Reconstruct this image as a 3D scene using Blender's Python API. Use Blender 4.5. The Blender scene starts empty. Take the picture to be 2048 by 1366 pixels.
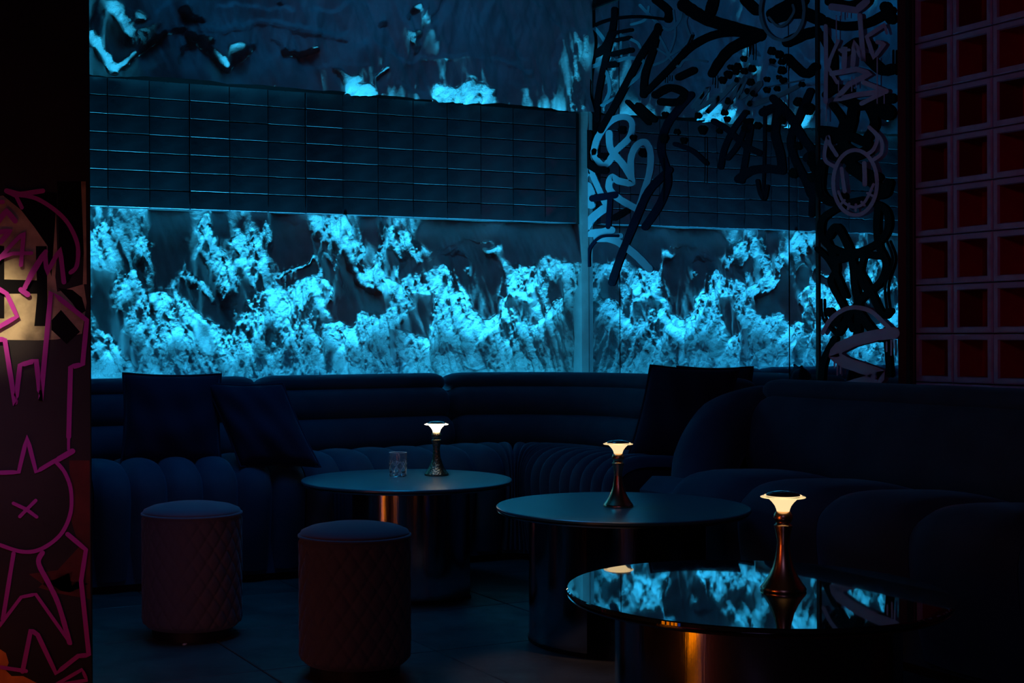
import bpy, bmesh, math, random
import numpy as np
from mathutils import Vector, Matrix
random.seed(7); rng = np.random.default_rng(11)
S = bpy.context.scene
COL = S.collection
# ------------------------------------------------------------------ camera
TH = math.radians(25.36)          # the room is turned by this against the line of sight
C_, S_ = math.cos(TH), math.sin(TH)
EYE = 1.03; FPX = 2804.0; CX = 812.0
PITCH, ROLL = 0.0045, -0.0044
def room(X, Z):                   # right / ahead of camera -> room x, y
    return (C_*X + S_*Z, -S_*X + C_*Z)
def camdir(x, y, z):
    a = room(x, y); return Vector((a[0], a[1], z))
cp, sp, cr, sr = math.cos(PITCH), math.sin(PITCH), math.cos(ROLL), math.sin(ROLL)
fw = camdir(0, cp, -sp); up0 = camdir(0, sp, cp); rt0 = camdir(1, 0, 0)
rt = rt0*cr + up0*sr; up = rt0*(-sr) + up0*cr
cam = bpy.data.cameras.new('camera'); camo = bpy.data.objects.new('camera', cam); COL.objects.link(camo)
cam.sensor_width = 36; cam.lens = FPX/2048*36; cam.shift_x = (1024-CX)/2048; cam.clip_start = .05
M = Matrix((rt, up, -fw)).transposed().to_4x4(); M.translation = Vector((0, 0, EYE)); camo.matrix_world = M
S.camera = camo
ORG = Vector((0, 0, EYE))
def ray(px, py): return (fw*FPX + rt*(px-CX) + up*(683-py)).normalized()
def on_y(px, py, yp):             # point of the plane y = yp seen there
    d = ray(px, py); return ORG + d*(yp/d.y)
def on_x(px, py, xp):
    d = ray(px, py); return ORG + d*(xp/d.x)
# ------------------------------------------------------------------ world, exposure, large lights
S.view_settings.view_transform = 'Standard'; S.view_settings.look = 'None'
S.view_settings.exposure = 0.0; S.view_settings.gamma = 1.0
try: S.view_settings.use_curve_mapping = False
except Exception: pass
w = bpy.data.worlds.new('world'); S.world = w; w.use_nodes = True
w.node_tree.nodes['Background'].inputs[0].default_value = (0.0, 0.02, 0.05, 1)
w.node_tree.nodes['Background'].inputs[1].default_value = 0.05
CORNER_X, WALL_Y = 4.146, 6.56
BLOCK_X = 4.183
def area(name, loc, target, sx, sy, energy, color, spread=180):
    l = bpy.data.lights.new(name, 'AREA'); l.shape = 'RECTANGLE'; l.size = sx; l.size_y = sy
    l.energy = energy; l.color = color; l.spread = math.radians(spread)
    o = bpy.data.objects.new(name, l); COL.objects.link(o); o.location = loc
    d = (Vector(target)-Vector(loc)).normalized(); o.rotation_euler = d.to_track_quat('-Z', 'Y').to_euler()
    return o
def spot(name, loc, target, energy, color, deg, blend=.6, r=.05):
    l = bpy.data.lights.new(name, 'SPOT'); l.energy = energy; l.color = color; l.spot_size = math.radians(deg); l.spot_blend = blend
    l.shadow_soft_size = r
    o = bpy.data.objects.new(name, l); COL.objects.link(o); o.location = loc
    d = (Vector(target)-Vector(loc)).normalized(); o.rotation_euler = d.to_track_quat('-Z', 'Y').to_euler()
    return o
CYAN = (0.026, 0.43, 0.74)
def strip_light(name, y, z, ty, tz, energy, spread, x0=.9, x1=4.0, wd=.04):
    # long strip parallel to the rock wall, lying in the gap behind the sofa
    l = bpy.data.lights.new(name, 'AREA'); l.shape = 'RECTANGLE'; l.size = x1-x0; l.size_y = wd
    l.energy = energy; l.color = CYAN; l.spread = math.radians(spread)
    o = bpy.data.objects.new(name, l); COL.objects.link(o); o.location = ((x0+x1)/2, y, z)
    v = Vector((0, ty, tz)).normalized(); zz = -v; xx = Vector((1, 0, 0)); yy = zz.cross(xx)
    m = Matrix((xx, yy, zz)).transposed().to_4x4(); m.translation = o.location; o.matrix_world = m
    return o
strip_light('rock_uplight', 6.392, .60, .04, 1, 15, 150)
strip_light('rock_uplight_narrow', 6.350, .62, .03, 1, 42, 40)
# blue house lights on the ceiling
area('ceiling_blue_light', (1.75, 4.75, 3.15), (1.75, 4.76, 0), 1.2, .8, 5.5, (0.004, 0.21, 0.60), 75)
area('ceiling_teal_light', (2.7, 5.75, 3.24), (2.9, 6.4, 2.5), 2.4, .2, 2.4, (0.004, 0.18, 0.50), 120)
tx, ty = room(.03, 5.76)
spot('added_table_spot', (tx-.5, ty-.5, 3.15), (tx, ty, .5), 9, (.55, .80, 1.0), 9, .8, .03)  # added spot that brightens the tumbler, bronze lamp and tabletop
# warm downlight over the aisle
wx, wy = room(.44, 4.26)
spot('aisle_warm_spot', (wx-.1, wy-.5, 3.15), (wx, wy, 0), 42, (1.0, .62, .45), 13, .6)
# added warm spot for the reflection painted on the pier, and a fill
spot('pier_warm_spot', (.1, 2.5, 1.75), (.55, 3.6, 1.10), 130, (1.0, .76, .42), 13, 1.0, .02)
area('pier_fill', (.25, 1.7, 1.2), (.50, 3.6, .75), .2, .4, .20, (.80, .42, .95), 36)
area('block_red_light', (.6, .2, 2.3), (4.18, 3.4, 1.5), .4, .4, .26, (1.0, .06, .16), 50)  # added to brighten the red block interiors
area('room_lilac_light', (-1.2, -1.5, 2.6), (3, 4.0, .9), 1.2, 1.2, 3.2, (.50, .36, .90))
area('red_side_light', (-2.6, 1.2, 1.6), (2.0, 4.2, .3), .8, .8, 1.2, (1.0, .05, .10))

# ------------------------------------------------------------------ materials
def nd(nt, t, **k):
    n = nt.nodes.new(t)
    for a, b in k.items(): setattr(n, a, b)
    return n
def mat(name, color, rough=.5, metal=0, spec=.5, noise=None, bump=None, sheen=0, sheen_col=None, emit=None, estr=0, trans=0, ior=1.45, coat=0, rough_var=None):
    m = bpy.data.materials.new(name); m.use_nodes = True; nt = m.node_tree; b = nt.nodes['Principled BSDF']; L = nt.links
    b.inputs['Base Color'].default_value = (*color, 1); b.inputs['Roughness'].default_value = rough
    b.inputs['Metallic'].default_value = metal; b.inputs['Specular IOR Level'].default_value = spec
    b.inputs['IOR'].default_value = ior
    if trans: b.inputs['Transmission Weight'].default_value = trans
    if coat: b.inputs['Coat Weight'].default_value = coat
    if sheen:
        b.inputs['Sheen Weight'].default_value = sheen; b.inputs['Sheen Roughness'].default_value = .35
        b.inputs['Sheen Tint'].default_value = (*(sheen_col or color), 1)
    if emit:
        b.inputs['Emission Color'].default_value = (*emit, 1); b.inputs['Emission Strength'].default_value = estr
    tc = None
    if noise or bump or rough_var: tc = nd(nt, 'ShaderNodeTexCoord')
    if noise:
        c2, sc, det = noise
        n = nd(nt, 'ShaderNodeTexNoise'); n.inputs['Scale'].default_value = sc; n.inputs['Detail'].default_value = det
        L.new(tc.outputs['Object'], n.inputs['Vector'])
        r = nd(nt, 'ShaderNodeValToRGB'); r.color_ramp.elements[0].position = .35; r.color_ramp.elements[1].position = .68
        r.color_ramp.elements[0].color = (*color, 1); r.color_ramp.elements[1].color = (*c2, 1)
        L.new(n.outputs['Fac'], r.inputs['Fac']); L.new(r.outputs['Color'], b.inputs['Base Color'])
    if rough_var:
        lo, hi, sc = rough_var
        n = nd(nt, 'ShaderNodeTexNoise'); n.inputs['Scale'].default_value = sc; n.inputs['Detail'].default_value = 4
        L.new(tc.outputs['Object'], n.inputs['Vector'])
        mr = nd(nt, 'ShaderNodeMapRange'); mr.inputs['From Min'].default_value = .3; mr.inputs['From Max'].default_value = .7
        mr.inputs['To Min'].default_value = lo; mr.inputs['To Max'].default_value = hi
        L.new(n.outputs['Fac'], mr.inputs['Value']); L.new(mr.outputs['Result'], b.inputs['Roughness'])
    if bump:
        prev = None
        for (sc, st, dist, *an) in bump:
            n = nd(nt, 'ShaderNodeTexNoise'); n.inputs['Scale'].default_value = sc; n.inputs['Detail'].default_value = 6
            v = tc.outputs['Object']
            if an:
                mp = nd(nt, 'ShaderNodeMapping'); mp.inputs['Scale'].default_value = an[0]; L.new(v, mp.inputs['Vector']); v = mp.outputs['Vector']
            L.new(v, n.inputs['Vector'])
            bp = nd(nt, 'ShaderNodeBump'); bp.inputs['Strength'].default_value = st; bp.inputs['Distance'].default_value = dist
            L.new(n.outputs['Fac'], bp.inputs['Height'])
            if prev: L.new(prev.outputs['Normal'], bp.inputs['Normal'])
            prev = bp
        L.new(prev.outputs['Normal'], b.inputs['Normal'])
    return m
MT = {}
MT['rock'] = mat('rock_plaster', (.34, .40, .42), .62, spec=.5, noise=((.50, .56, .58), 9, 8), bump=[(70, .55, .006), (230, .5, .003)])
def rock_material():
    m = MT['rock']; nt = m.node_tree; L = nt.links; b = nt.nodes['Principled BSDF']
    tc = nd(nt, 'ShaderNodeTexCoord'); at = nd(nt, 'ShaderNodeAttribute'); at.attribute_name = 'roughness_mask'
    last = None
    for sc, dist, st_ in ((95, .012, 1.0), (240, .005, 1.0)):
        n = nd(nt, 'ShaderNodeTexNoise'); n.inputs['Scale'].default_value = sc; n.inputs['Detail'].default_value = 5; n.inputs['Roughness'].default_value = .65
        L.new(tc.outputs['Object'], n.inputs['Vector'])
        mu = nd(nt, 'ShaderNodeMath', operation='MULTIPLY'); L.new(n.outputs['Fac'], mu.inputs[0]); L.new(at.outputs['Fac'], mu.inputs[1])
        bp = nd(nt, 'ShaderNodeBump'); bp.inputs['Strength'].default_value = st_; bp.inputs['Distance'].default_value = dist
        L.new(mu.outputs[0], bp.inputs['Height'])
        if last: L.new(last.outputs['Normal'], bp.inputs['Normal'])
        last = bp
    L.new(last.outputs['Normal'], b.inputs['Normal'])
MT['rock'] = mat('rock_plaster', (.34, .40, .42), .40, spec=.55, noise=((.50, .56, .58), 9, 8)); rock_material()
MT['tile'] = mat('glazed_tile', (.016, .024, .036), .25, spec=.5, noise=((.036, .050, .068), 6, 6), bump=[(14, .25, .004)], rough_var=(.18, .42, 9))
MT['grout'] = mat('dark_grout', (.03, .035, .04), .85)
MT['plaster'] = mat('plaster_trim', (.42, .46, .48), .7, noise=((.34, .38, .40), 14, 6), bump=[(60, .3, .003)])
MT['mirror'] = mat('mirror_glass', (.66, .74, .80), .012, metal=1, bump=[(1.1, .06, .02)])
MT['black'] = mat('black_metal', (.012, .012, .014), .45)
MT['darkwall'] = mat('dark_wall_paint', (.02, .02, .024), .8, noise=((.03, .03, .034), 3, 5))
MT['velvet'] = mat('navy_velvet', (.040, .105, .17), .85, spec=.12, sheen=.4, sheen_col=(.25, .5, .8), bump=[(260, .12, .001)], noise=((.030, .080, .135), 7, 5))
MT['cushion'] = mat('dark_navy_cushion', (.018, .030, .065), .9, spec=.1, sheen=.3, sheen_col=(.2, .35, .6), bump=[(420, .2, .001), (5, .3, .02)])
MT['stool'] = mat('grey_mauve_velvet', (.12, .12, .16), .8, spec=.15, sheen=.4, sheen_col=(.6, .6, .7), bump=[(300, .15, .001)])
MT['glass_top'] = mat('smoked_glass_top', (.012, .03, .036), .07, spec=1.0, ior=1.6, coat=.5, rough_var=(.010, .028, 5))
MT['satin_top'] = mat('satin_smoked_top', (.04, .15, .20), .30, spec=.9, ior=1.6)
MT['steel'] = mat('brushed_steel', (.46, .46, .50), .11, metal=1, bump=[(30, .05, .004, (8, 8, .4))])
MT['copper'] = mat('brushed_copper', (.90, .56, .34), .27, metal=1, bump=[(40, .05, .001, (1, 1, .1))])
MT['bronze'] = mat('hammered_bronze', (.30, .25, .17), .25, metal=1, bump=[(150, .9, .004)])
MT['shade'] = mat('glowing_shade', (.9, .8, .6), .4, emit=(1.0, .72, .36), estr=1.05)
MT['shade_hot'] = mat('glowing_shade_bright', (.9, .85, .7), .4, emit=(1.0, .82, .52), estr=5.5)
MT['lampglass'] = mat('lamp_glass', (.9, .9, .9), .05, trans=1, ior=1.3)
MT['lampcap'] = mat('lamp_cap_glass', (.02, .03, .035), .08, spec=1, coat=.6)
MT['crystal'] = mat('clear_crystal', (.97, .99, 1), .01, trans=.95, ior=1.5, spec=.8)
MT['etched'] = mat('cut_crystal_facet', (.85, .93, 1), .45, trans=.35, ior=1.5, spec=.8)
MT['floor'] = mat('stone_floor_tile', (.050, .048, .050), .45, spec=.3, noise=((.085, .080, .080), 5, 9), bump=[(55, .2, .002)], rough_var=(.35, .6, 8))
MT['block'] = mat('lilac_block', (.40, .40, .66), .75, noise=((.50, .50, .78), 20, 5), bump=[(90, .4, .002)])
MT['blockred'] = mat('red_block_lining', (.48, .016, .05), .7, noise=((.36, .014, .045), 10, 5))
MT['blockdark'] = mat('dark_red_lining', (.20, .012, .03), .7)
MT['p_black'] = mat('black_paint', (.002, .002, .004), .6, spec=.12)
MT['p_navy'] = mat('navy_paint', (.004, .010, .034), .6, spec=.15)
MT['p_blue'] = mat('pale_blue_paint', (.50, .78, .92), .5, noise=((.42, .70, .86), 12, 6))
MT['p_teal'] = mat('faded_teal_paint', (.20, .42, .52), .6)
MT['p_lilac'] = mat('lilac_paint', (.72, .66, .90), .6, noise=((.62, .58, .82), 14, 6))
MT['p_magenta'] = mat('magenta_paint', (.38, .02, .37), .6)
MT['pier'] = mat('stained_pier', (.004, .004, .007), .6, noise=((.014, .011, .014), 5, 8), bump=[(40, .3, .003)])
MT['beige'] = mat('painted_warm_light', (.50, .42, .28), .75, noise=((.16, .13, .09), 15, 10), bump=[(50, .5, .004)])  # warm reflected light put into the colour
MT['rust'] = mat('red_brown_paint', (.10, .014, .012), .7, noise=((.05, .008, .008), 14, 6))
MT['orange'] = mat('added_orange_glow', (1, .3, .05), .5, emit=(1.0, .22, .0), estr=3.4)
MT['lp_blue'] = mat('added_blue_glow', (.1, .3, 1), .5, emit=(.02, .12, .9), estr=.8)
MT['lp_magenta'] = mat('magenta_panel', (1, .1, .6), .5, emit=(.8, .02, .20), estr=.5)
MT['led'] = mat('cyan_led', (.2, .8, 1), .5, emit=(.02, .5, .9), estr=4)
MT['paper'] = mat('white_scrap', (.75, .72, .72), .8)

# ------------------------------------------------------------------ mesh helpers
def link(name, me, m, parent=None, smooth=False):
    o = bpy.data.objects.new(name, me); COL.objects.link(o)
    if m is not None and not me.materials:
        for k in (m if isinstance(m, (list, tuple)) else [m]): me.materials.append(k)
    if smooth: me.polygons.foreach_set('use_smooth', [True]*len(me.polygons))
    if parent: o.parent = parent
    return o
def pydata(name, vs, fs, m, parent=None, smooth=False, mi=None):
    me = bpy.data.meshes.new(name); me.from_pydata([tuple(v) for v in vs], [], fs)
    o = link(name, me, m, parent, smooth)
    if mi: me.polygons.foreach_set('material_index', mi)
    me.validate(); me.update(); return o
def recalc(o):
    bm = bmesh.new(); bm.from_mesh(o.data); bmesh.ops.recalc_face_normals(bm, faces=bm.faces); bm.to_mesh(o.data); bm.free(); return o
def smooth_by_angle(o, deg=40):
    me = o.data; me.polygons.foreach_set('use_smooth', [True]*len(me.polygons))
    me.set_sharp_from_angle(angle=math.radians(deg)); return o
def bevelbox_mesh(name, sx, sy, sz, bev=.003, m=None, seg=1):
    bm = bmesh.new(); bmesh.ops.create_cube(bm, size=1); bmesh.ops.scale(bm, vec=(sx, sy, sz), verts=bm.verts)
    if bev: bmesh.ops.bevel(bm, geom=bm.edges[:], offset=bev, segments=seg, affect='EDGES', profile=.5)
    me = bpy.data.meshes.new(name); bm.to_mesh(me); bm.free()
    if m: me.materials.append(m)
    return me
def box(name, x0, x1, y0, y1, z0, z1, m, parent=None, bev=.003):
    me = bevelbox_mesh(name, x1-x0, y1-y0, z1-z0, bev, m)
    for v in me.vertices: v.co += Vector(((x0+x1)/2, (y0+y1)/2, (z0+z1)/2))
    return link(name, me, None, parent)
def setp(o, label=None, cat=None, group=None, kind=None):
    if label: o['label'] = label
    if cat: o['category'] = cat
    if group: o['group'] = group
    if kind: o['kind'] = kind
    return o
def empty(name, loc, label, cat, group=None, rz=0):
    o = bpy.data.objects.new(name, None); COL.objects.link(o); o.location = loc; o.rotation_euler = (0, 0, rz)
    o.empty_display_size = .1
    return setp(o, label, cat, group)
def lathe(name, prof, m, parent=None, seg=48, loc=(0, 0, 0), sharp=35, cap=True):
    vs, fs = [], []
    for (r, z) in prof:
        for k in range(seg):
            a = 2*math.pi*k/seg; vs.append((loc[0]+max(r, 1e-4)*math.cos(a), loc[1]+max(r, 1e-4)*math.sin(a), loc[2]+z))
    for i in range(len(prof)-1):
        for k in range(seg):
            k2 = (k+1) % seg; fs.append((i*seg+k, i*seg+k2, (i+1)*seg+k2, (i+1)*seg+k))
    if cap:
        fs.append(tuple(range(seg))[::-1]); fs.append(tuple((len(prof)-1)*seg+k for k in range(seg)))
    o = pydata(name, vs, fs, m, parent); recalc(o); smooth_by_angle(o, sharp); return o
def dup(root, loc, rz=None):
    r = root.copy(); COL.objects.link(r); r.location = loc
    if rz is not None: r.rotation_euler = (0, 0, rz)
    for ch in list(root.children):
        c = ch.copy(); COL.objects.link(c); c.parent = r
        for g in ch.children:
            d = g.copy(); COL.objects.link(d); d.parent = c
    return r
def struct(o, label=None): o['kind'] = 'structure'; return setp(o, label)

# ------------------------------------------------------------------ room shell
XL, XR, YB, YT, ZC = -3.7, CORNER_X, -3.2, WALL_Y, 3.3
fl = struct(box('floor', XL-.2, XR+.5, YB-.2, YT+.3, -.12, -.006, MT['grout'], bev=0), 'dark stone floor of large square slabs')
ox, oy = room(.0945, 4.57)
TS = .60
tm = bevelbox_mesh('floor_tile', TS-.004, TS-.004, .03, .0025, MT['floor'])
for i in range(-5, 4):
    for j in range(-5, 5):
        cx, cy = ox+(i+.5)*TS, oy+(j+.5)*TS
        if cx+TS/2 > XR+.2 or cy+TS/2 > YT+.2: continue
        t = link('floor_tile', tm, None, fl); t.location = (cx, cy, -.015+random.uniform(-.0006, 0.0))
        t.rotation_euler = (0, 0, random.choice((0, math.pi/2, math.pi)))
struct(box('ceiling', XL-.2, XR+.6, YB-.2, YT+.3, ZC, ZC+.15, MT['darkwall'], bev=0))
struct(box('wall_left', XL-.2, XL, YB, YT, 0, ZC, MT['darkwall'], bev=0))
struct(box('wall_back', XL, XR, YB-.2, YB, 0, ZC, MT['darkwall'], bev=0))
wf = struct(box('wall_front', XL, XR+.25, YT+.02, YT+.25, 0, ZC, MT['grout'], bev=0), 'wall of sculpted rock relief with a band of flat tiles across it')
wr = struct(box('wall_right', XR+.012, XR+.25, 4.14, YT+.02, 0, ZC, MT['darkwall'], bev=0), 'dark wall that carries the mirrors')

# ------------------------------------------------------------------ rock relief
RX0, RX1 = .55, 4.13
def zoomA(x, y): return (160+x/3.415, 400+y/3.415)
def zoomB(x, y): return (650+x/3.415, 400+y/3.415)
def zoomT(x, y): return (x/2.8457, y/2.8457)
def zoomU(x, y): return (600+x/2.8457, y/2.8457)
PL = WALL_Y-.04
def gblur(a, s):
    if s <= 0: return a
    r = int(3*s)+1; k = np.exp(-.5*(np.arange(-r, r+1)/s)**2); k /= k.sum()
    a = np.apply_along_axis(lambda v: np.convolve(np.pad(v, r, 'edge'), k, 'valid'), 0, a)
    return np.apply_along_axis(lambda v: np.convolve(np.pad(v, r, 'edge'), k, 'valid'), 1, a)
def fnoise(shape, sx, sz, seed, beta=1.0):
    r = np.random.default_rng(seed); n = r.standard_normal(shape)
    fz = np.fft.fftfreq(shape[0])[:, None]*sz; fx = np.fft.rfftfreq(shape[1])[None, :]*sx
    q = np.sqrt(fz**2+fx**2); g = 1/(1+(q*2*math.pi)**2)**beta
    a = np.fft.irfft2(np.fft.rfft2(n)*g, s=shape); a -= a.mean(); return a/a.std()
def inpoly(GX, GZ, P):
    ins = np.zeros(GX.shape, bool); n = len(P)
    for i in range(n):
        x1, z1 = P[i]; x2, z2 = P[(i+1) % n]
        if abs(z1-z2) < 1e-9: continue
        c = ((z1 > GZ) != (z2 > GZ)) & (GX < (x2-x1)*(GZ-z1)/(z2-z1)+x1); ins ^= c
    return ins
def distline(GX, GZ, P):
    d = np.full(GX.shape, 9.)
    for (a, b) in zip(P[:-1], P[1:]):
        ax, az = a; bx, bz = b; L2 = (bx-ax)**2+(bz-az)**2+1e-12
        t = np.clip(((GX-ax)*(bx-ax)+(GZ-az)*(bz-az))/L2, 0, 1)
        d = np.minimum(d, np.hypot(GX-ax-t*(bx-ax), GZ-az-t*(bz-az)))
    return d
LOWER = [
 # (kind, frame, value, points[, width])   value 0 = turned up and away, 1 = turned down to the strip light
 ('p','A',.30,[(190,90),(350,90),(370,240),(350,400),(230,480),(190,400),(200,250)]),
 ('p','A',.02,[(460,80),(690,100),(690,440),(600,600),(480,590),(465,400)]),
 ('p','A',.20,[(50,470),(200,450),(230,560),(180,700),(60,650)]),
 ('p','A',.05,[(55,680),(200,640),(330,780),(330,900),(420,1170),(260,1050),(180,900),(55,820)]),
 ('p','A',.05,[(400,640),(500,595),(610,640),(640,780),(760,960),(755,1170),(740,950),(620,780),(560,650)]),
 ('p','A',.05,[(700,110),(800,110),(820,330),(760,430),(740,500),(700,460)]),
 ('p','A',.10,[(750,440),(850,400),(880,560),(930,660),(860,620),(760,520)]),
 ('p','A',.02,[(860,110),(990,130),(990,380),(930,300)]),
 ('p','A',.05,[(640,600),(720,570),(860,700),(950,720),(960,850),(870,880),(740,720)]),
 ('p','A',.25,[(730,760),(850,900),(930,980),(900,1060),(780,950)]),
 ('p','A',.0,[(1300,150),(1550,180),(1560,370),(1440,470),(1330,490),(1280,380),(1300,250)]),
 ('p','A',.10,[(1300,510),(1560,420),(1580,500),(1420,540),(1340,560)]),
 ('p','A',.70,[(50,170),(170,130),(180,300),(120,470),(50,460)]),
 ('p','A',.95,[(350,240),(455,300),(460,420),(350,430),(230,500),(190,620),(290,760),(340,620),(340,450)]),
 ('p','A',.45,[(345,470),(400,440),(465,500),(460,580),(400,640),(345,600)]),
 ('p','A',.85,[(400,700),(620,830),(750,960),(760,1190),(480,1190),(420,950)]),
 ('p','A',1.05,[(400,680),(500,640),(610,690),(630,790),(600,830),(560,900),(470,780)]),
 ('p','A',.95,[(60,860),(150,880),(260,1030),(330,1100),(400,1230),(60,1240)]),
 ('p','A',.80,[(330,790),(400,820),(450,1000),(480,1180),(400,1180)]),
 ('p','A',.90,[(800,110),(870,120),(920,280),(1000,480),(1050,700),(960,740),(880,540),(820,330)]),
 ('p','A',1.05,[(700,530),(770,530),(900,690),(820,650),(710,560)]),
 ('p','A',.80,[(990,200),(1060,260),(1120,200),(1200,250),(1200,450),(1130,560),(1050,560),(1000,400)]),
 ('p','A',.70,[(1220,150),(1290,300),(1280,380),(1200,300)]),
 ('p','A',.85,[(1150,600),(1350,560),(1420,700),(1500,900),(1560,1170),(1200,1180),(1080,1160),(1090,700)]),
 ('p','A',.10,[(1100,450),(1150,560),(1100,600),(1060,880),(1050,600)]),
 ('p','A',.90,[(1400,550),(1560,540),(1600,620),(1650,770),(1560,820),(1450,700)]),
 ('p','A',.90,[(950,930),(1060,920),(1080,1190),(910,1190)]),
 ('p','A',.85,[(1550,850),(1700,870),(1844,1000),(1844,1170),(1580,1170)]),
 ('l','A',1.3,[(1340,490),(1440,460),(1560,385)],12),
 ('l','A',1.0,[(470,100),(450,600)],0),
 ('p','A',.80,[(1550,120),(1720,130),(1750,330),(1770,480),(1560,260)]),
 ('p','A',.08,[(1560,250),(1640,330),(1760,510),(1700,520),(1640,420)]),
 ('p','A',.05,[(1600,420),(1700,480),(1760,620),(1820,540),(1844,560),(1844,790),(1660,800),(1620,640)]),
 ('l','A',.9,[(1620,560),(1700,690)],16), ('l','A',.9,[(1640,400),(1780,640)],14),
 ('p','A',.0,[(1660,810),(1844,790),(1844,850),(1740,880),(1600,840)]),
 ('p','B',.85,[(80,150),(110,180),(200,300),(260,320),(220,450),(320,590),(150,480),(100,380)]),
 ('p','B',.05,[(20,500),(90,420),(150,540),(250,600),(370,630),(400,770),(0,800)]),
 ('l','B',1.3,[(95,150),(140,500),(220,580),(350,620)],22),
 ('p','B',.0,[(370,480),(400,600),(405,760),(360,700)]),
 ('p','B',.05,[(240,150),(350,150),(340,260),(290,480),(240,440)]),
 ('p','B',.85,[(340,180),(380,200),(390,420),(380,560),(340,600),(290,480),(330,440)]),
 ('p','B',.05,[(390,300),(490,400),(500,560),(400,520)]),
 ('p','B',.80,[(400,200),(530,230),(570,240),(650,300),(560,400),(500,400),(420,320)]),
 ('p','B',.02,[(700,140),(1720,160),(1720,420),(1560,440),(1430,420),(1300,450),(1200,440),(1170,280),(900,280),(700,330),(600,230)]),
 ('p','B',.0,[(510,540),(570,370),(640,440),(700,400),(720,340),(900,300),(1060,290),(1150,280),(1170,500),(1150,730),(1080,800),(980,740),(900,600),(780,430),(700,470)]),
 ('p','B',.7,[(840,340),(920,380),(940,420),(880,390)]), ('p','B',.7,[(1060,350),(1110,300),(1160,300),(1160,400),(1080,390)]),
 ('p','B',.7,[(900,500),(960,470),(980,560)]),
 ('l','B',.6,[(700,420),(800,350),(960,310),(1100,270)],10),
 ('p','B',.6,[(500,580),(640,530),(740,600),(740,640),(560,620)]),
 ('p','B',.05,[(560,620),(740,640),(740,840),(650,950),(470,870),(600,740)]),
 ('p','B',.95,[(780,430),(850,600),(960,760),(1070,900),(1000,950),(880,900),(830,720),(790,600)]),
 ('p','B',.90,[(1200,460),(1290,460),(1400,420),(1420,520),(1400,620),(1300,600),(1220,620)]),
 ('p','B',.30,[(1200,700),(1230,630),(1330,630),(1370,690),(1360,760),(1300,820),(1210,720)]),
 ('p','B',.85,[(1540,460),(1640,430),(1720,500),(1700,560),(1600,520)]),
 ('p','B',.05,[(1500,600),(1590,540),(1620,620),(1560,740),(1450,800)]),
 ('p','B',.95,[(1500,680),(1640,640),(1720,560),(1640,700),(1560,800),(1400,870),(1460,780)]),
 ('p','B',.50,[(1640,650),(1720,600),(1720,1160),(1460,1160),(1480,860),(1600,740)]),
 ('p','B',.80,[(1210,710),(1300,830),(1420,1000),(1480,1160),(1250,1160),(1180,1000)]),
 ('p','B',.60,[(1100,940),(1200,720),(1210,1000),(1280,1160),(900,1160)]),
 ('p','B',.50,[(680,1175),(840,980),(1050,980),(1200,1120),(1230,1175)]),
 ('l','B',1.3,[(1080,940),(1180,780),(1200,680),(1250,625),(1340,640)],16),
 ('l','B',1.25,[(1420,860),(1540,770),(1640,680),(1720,580)],14),
 ('l','B',1.2,[(680,1160),(850,970),(1060,970)],14),
 ('l','B',.0,[(1440,180),(1420,400),(1420,560),(1370,720),(1400,820)],26),
 ('p','B',.85,[(0,860),(60,840),(140,900),(200,1160),(0,1160)]),
 ('p','B',.0,[(60,830),(160,800),(200,860),(100,900)]),
 ('p','B',1.0,[(150,830),(280,800),(400,850),(460,900),(440,1000),(410,1150),(220,1150),(150,1000)]),
 ('p','B',.05,[(400,780),(440,880),(480,900),(490,1100),(430,1120),(440,900)]),
 ('p','B',.85,[(460,780),(600,740),(480,860)]),
 ('p','B',.60,[(480,950),(620,930),(620,1160),(500,1160)]),
 ('p','B',.95,[(650,980),(820,800),(880,930),(830,1000),(700,1150),(620,1160)]),
]
for fr, seams in (('A', [[(1560,860),(1640,1000),(1740,1170)], [(1640,870),(1740,1010),(1844,1130)], [(1700,860),(1800,960),(1844,1020)], [(1120,700),(1180,900),(1250,1170)],
      [(1250,620),(1330,850),(1420,1160)], [(1350,600),(1440,860),(1540,1160)], [(480,740),(540,900),(620,1170)], [(330,800),(400,960),(460,1180)], [(90,880),(200,1000),(290,1180)], [(860,560),(960,720)],
      [(840,160),(900,330),(990,500),(1050,700)], [(1010,220),(1030,400)], [(1130,230),(1160,420)], [(700,560),(860,680)], [(970,950),(1000,1180)], [(610,860),(680,1000),(720,1180)], [(1190,800),(1240,960)], [(1400,700),(1450,900)]]),
    ('B', [[(30,880),(120,1000),(210,1160)], [(1220,720),(1330,900),(1450,1160)], [(1280,830),(1340,1000),(1380,1160)], [(1560,820),(1600,980),(1660,1150)], [(1620,720),(1660,900),(1690,1140)], [(560,960),(540,1150)],
      [(820,1000),(740,1100)], [(860,1000),(1000,1090),(1150,1160)], [(700,960),(640,1140)], [(820,480),(900,650),(1000,800)], [(10,400),(80,620)], [(720,600),(740,760),(690,900)], [(260,860),(330,1000),(400,1140)]])):
    for sm in seams:
        LOWER.append(('l', fr, -.05, [(x-15, y+6) for x, y in sm], 9))
        LOWER.append(('l', fr, .78, [(x+2, y) for x, y in sm], 9))
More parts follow.
